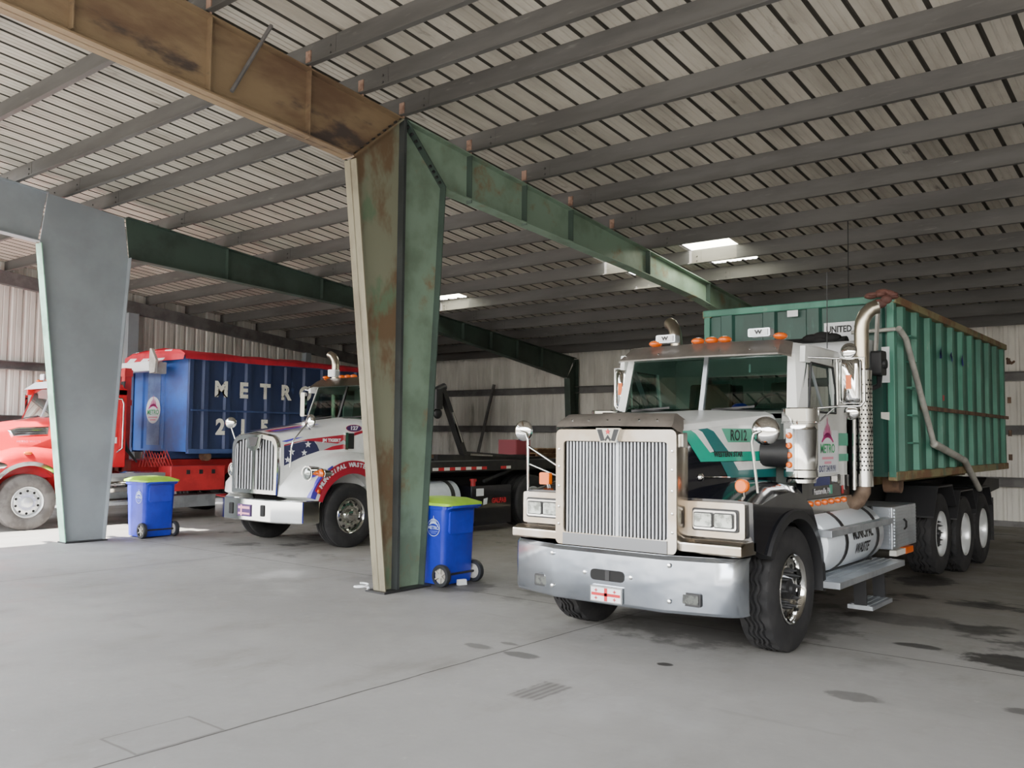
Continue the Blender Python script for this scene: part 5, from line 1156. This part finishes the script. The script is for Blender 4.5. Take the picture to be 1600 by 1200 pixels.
mb = MB(); mb.box(-17.5, -17.2, 8.3, 9.95, .93, 1.0); mb.box(-17.45, -17.15, 8.3, 9.95, .38, .44); mb.build('step', 'alu', RD)
mb = MB(); mb.rbox(-17.75, -17.25, 10.1, 11.4, .6, 1.12, .02); tb = mb.build('tool_box', 'redmatt', RD)
for y in (10.5, 10.8, 11.1):
    mb = MB(); mb.box(-17.25, -17.235, y - .04, y + .04, .95, 1.04); mb.build('latch', 'plastic', tb)
mb = MB(); mb.rbox(-17.8, -17.3, 10.15, 11.5, .25, .5, .06); mb.build('step_guard', 'alu', RD)
mb = MB(); mb.box(XR3 - .5, XR3 + .5, 9.6, 15.8, 1.0, 1.24); mb.build('hoist_bed', 'redmatt', RD)

# ------------------------------------------------------------------ wheeled bins
def make_bin(loc, label):
    """back of the bin faces +X, wheels at the back"""
    t = thing('wheeled_bin', label, 'bin', (0, 0, 0), 'blue wheeled bins with lime lids')
    mb = MB()
    prof = [(.02, 0), (.05, .02), (.35, .05), (.72, .085), (.74, .1), (.93, .115)]
    rg = []
    for z, e in prof: rg.append([(x, y, z) for x, y in rrect(-.55 - e * .6, -.03 + e * .35, .04 - e * .2, .58 + e * .2, .06, 3)])
    mb.loft(rg); mb.build('body', 'bin', t, smooth=35)
    mb = MB(); mb.rbox(-.64, .04, .0, .62, .92, .965, .05); mb.build('rim', 'bin', t)
    mb = MB(); mb.tube([(.03, .06, .93), (.09, .06, .955), (.09, .58, .955), (.03, .58, .93)], .018, 8); mb.build('handle', 'bin', t, smooth=50)
    mb = MB(); mb.loft([[(x, y, .965) for x, y in rrect(-.68, .1, -.02, .64, .06, 3)], [(x, y, .995) for x, y in rrect(-.68, .1, -.02, .64, .06, 3)], [(x, y, 1.045) for x, y in rrect(-.58, -.04, .08, .54, .1, 3)]]); mb.build('lid', 'lid', t, smooth=35)
    mb = MB(); mb.rbox(-.01, .03, .1, .52, .62, .9, .04, 'x'); mb.build('back_panel', 'bin', t)
    for y in (.03, .59):
        s = -1 if y < .3 else 1
        mb = MB(); mb.lathe([(.09, -.03), (.13, -.03), (.135, -.015), (.135, .015), (.13, .03), (.09, .03)], 'y', (-.02, y + s * .02, .135), 28); w = mb.build('wheel', 'binwheel', t, smooth=40)
        mb = MB()
        for k in range(6): a = 2 * PI * k / 6 + .5; mb.bar((-.02, y + s * .035, .135), (-.02 + .1 * math.cos(a), y + s * .035, .135 + .1 * math.sin(a)), .016, .022, (0, 1, 0))
        mb.lathe([(.03, -.02), (.03, .02)], 'y', (-.02, y + s * .03, .135), 12, cap=True); mb.lathe([(.1, -.01), (.1, .01)], 'y', (-.02, y + s * .01, .135), 20, cap=True); mb.build('spokes', 'tubegrey', w)
    mb = MB(); mb.tube([(-.02, .03, .135), (-.02, .59, .135)], .015, 8); mb.build('axle', 'plastic', t)
    yy = .008
    mb = MB(); c = (-.16, 0, .7)
    mb.loft([[(c[0] + r * math.cos(a), yy, c[2] + r * math.sin(a)) for a in [2 * PI * k / 28 for k in range(28)]] for r in (.105, .098)], cap=False)
    lg = mb.build('round_logo', 'binprint', t)
    metro_logo(lg, (c[0], yy - .001, c[2] + .01), (1, 0, 0), (0, 0, 1), .16, ('binprint', 'binprint', 'binprint2'))
    t.location = loc
    return t
b = make_bin((-7.36, 7.86, 0), 'blue wheeled bin with lime green lid behind the rusty middle column')
def copy_tree(o, parent=None):
    c = o.copy(); COL.objects.link(c); c.parent = parent
    for ch in list(o.children): copy_tree(ch, c)
    return c
c = copy_tree(b); c.location = (-14.55, 8.02, 0); c['label'] = 'blue wheeled bin with lime green lid right of the left grey column'

# ------------------------------------------------------------------ odds and ends
mb = MB(); mb.tube([(-7.95 + .1 * math.cos(a / 3) * (1 - a * .01), 7.12 + .08 * math.sin(a / 3), .015 + .002 * a) for a in range(28)], .012, 6)
tag(mb.build('strap_coil', ['paper'], loc=(-7.95, 7.12, 0)), 'small coil of white strap on the floor at the foot of the middle column', 'strap')
mb = MB(); mb.loft([[(-7.34, 8.1, .004), (-7.3, 8.1, .004), (-7.26, 8.2, .004), (-7.33, 8.22, .004)], [(-7.34, 8.1, .07), (-7.31, 8.1, .075), (-7.27, 8.2, .07), (-7.33, 8.22, .068)]])
tag(mb.build('paper_scrap', 'paper', loc=(-7.3, 8.15, 0)), 'crumpled white paper scrap under the bin by the middle column', 'litter')
mb = MB(); mb.bar((-18.55, 20.95, 0), (-17.9, 21.38, 3.45), .07, .07, (1, 0, 0))
tag(mb.build('leaning_pole', 'girt'), 'tall grey steel pole leaning against the back wall', 'pole')
# pallets and timber by the back wall
def pallet(x, y, z, label):
    t = thing('wooden_pallet', label, 'pallet', (x, y, z), 'wooden pallets by the back wall')
    for k in range(5):
        mb = MB(); mb.box(x - .6, x + .6, y - .5 + k * .23, y - .5 + k * .23 + .12, z + .115, z + .135); mb.build('deck_board', 'woodpale', t)
    for k in (-.55, 0, .47):
        mb = MB(); mb.box(x + k, x + k + .08, y - .5, y + .55, z + .02, z + .115); mb.build('stringer', 'wood', t)
    mb = MB(); mb.box(x - .6, x + .6, y - .5, y - .4, z, z + .02); mb.box(x - .6, x + .6, y + .42, y + .54, z, z + .02); mb.build('bottom_board', 'wood', t)
for k in range(11):
    l = 'topmost of its stack' if k == 10 else f'{ORD[k]} from the bottom of its stack'
    pallet(-15.75, 20.6, .136 * k, f'worn wooden pallet by the back wall, {l}')
for k, l in enumerate(('lower', 'upper')):
    mb = MB(); mb.box(-20.6, -19.0 + .2 * k, 20.3, 21.2, .62 * k, .62 * k + .6)
    tag(mb.build('timber_crate', 'wood', bevel=.02), f'brown timber crate by the back wall behind the flag truck, {l} of two', 'crate', 'timber crates')

# ------------------------------------------------------------------ light, sky, camera
w = bpy.data.worlds.new('sky'); SC.world = w; w.use_nodes = True
nt = w.node_tree; bg = nt.nodes['Background']
tc = nt.nodes.new('ShaderNodeTexCoord'); sp = nt.nodes.new('ShaderNodeSeparateXYZ'); nt.links.new(tc.outputs['Generated'], sp.inputs[0])
rp = nt.nodes.new('ShaderNodeValToRGB'); nt.links.new(sp.outputs['Z'], rp.inputs[0])
rp.color_ramp.elements[0].position = .0; rp.color_ramp.elements[0].color = (.14, .13, .11, 1)
rp.color_ramp.elements[1].position = .7; rp.color_ramp.elements[1].color = (.74, .85, 1.0, 1)
for q, cc in ((.11, (.20, .19, .16, 1)), (.17, (1.0, .98, .95, 1))):
    e = rp.color_ramp.elements.new(q); e.color = cc
nt.links.new(rp.outputs[0], bg.inputs['Color']); bg.inputs['Strength'].default_value = 5.6
sun = bpy.data.lights.new('sun', 'SUN'); sun.energy = 20; sun.angle = .01; sun.color = (1, .95, .86)
so = bpy.data.objects.new('sun', sun); COL.objects.link(so)
so.rotation_euler = Vector((.0, math.cos(.96), -math.sin(.96))).to_track_quat('-Z', 'Y').to_euler()

cam = bpy.data.cameras.new('camera'); co = bpy.data.objects.new('camera', cam); COL.objects.link(co)
pitch, roll, yaw = .0599, -.0099, -.6769
f0 = Vector((math.sin(yaw), math.cos(yaw), 0)); r0 = Vector((math.cos(yaw), -math.sin(yaw), 0)); u0 = Vector((0, 0, 1))
f = f0 * math.cos(pitch) + u0 * math.sin(pitch); u = -f0 * math.sin(pitch) + u0 * math.cos(pitch)
r = r0 * math.cos(roll) - u * math.sin(roll); u = r0 * math.sin(roll) + u * math.cos(roll)
M = Matrix.Identity(4)
for i in range(3): M[i][0], M[i][1], M[i][2] = r[i], u[i], -f[i]
M.translation = (0, 0, 1.8); co.matrix_world = M
cam.sensor_fit = 'HORIZONTAL'; cam.sensor_width = 36; cam.lens = 36 * 1388.8 / 1600; cam.clip_start = .05; cam.clip_end = 300
SC.camera = co
SC.view_settings.view_transform = 'AgX'; SC.view_settings.look = 'None'; SC.view_settings.exposure = 1.2; SC.view_settings.gamma = 1.06
SC.cycles.max_bounces = 10; SC.cycles.diffuse_bounces = 6
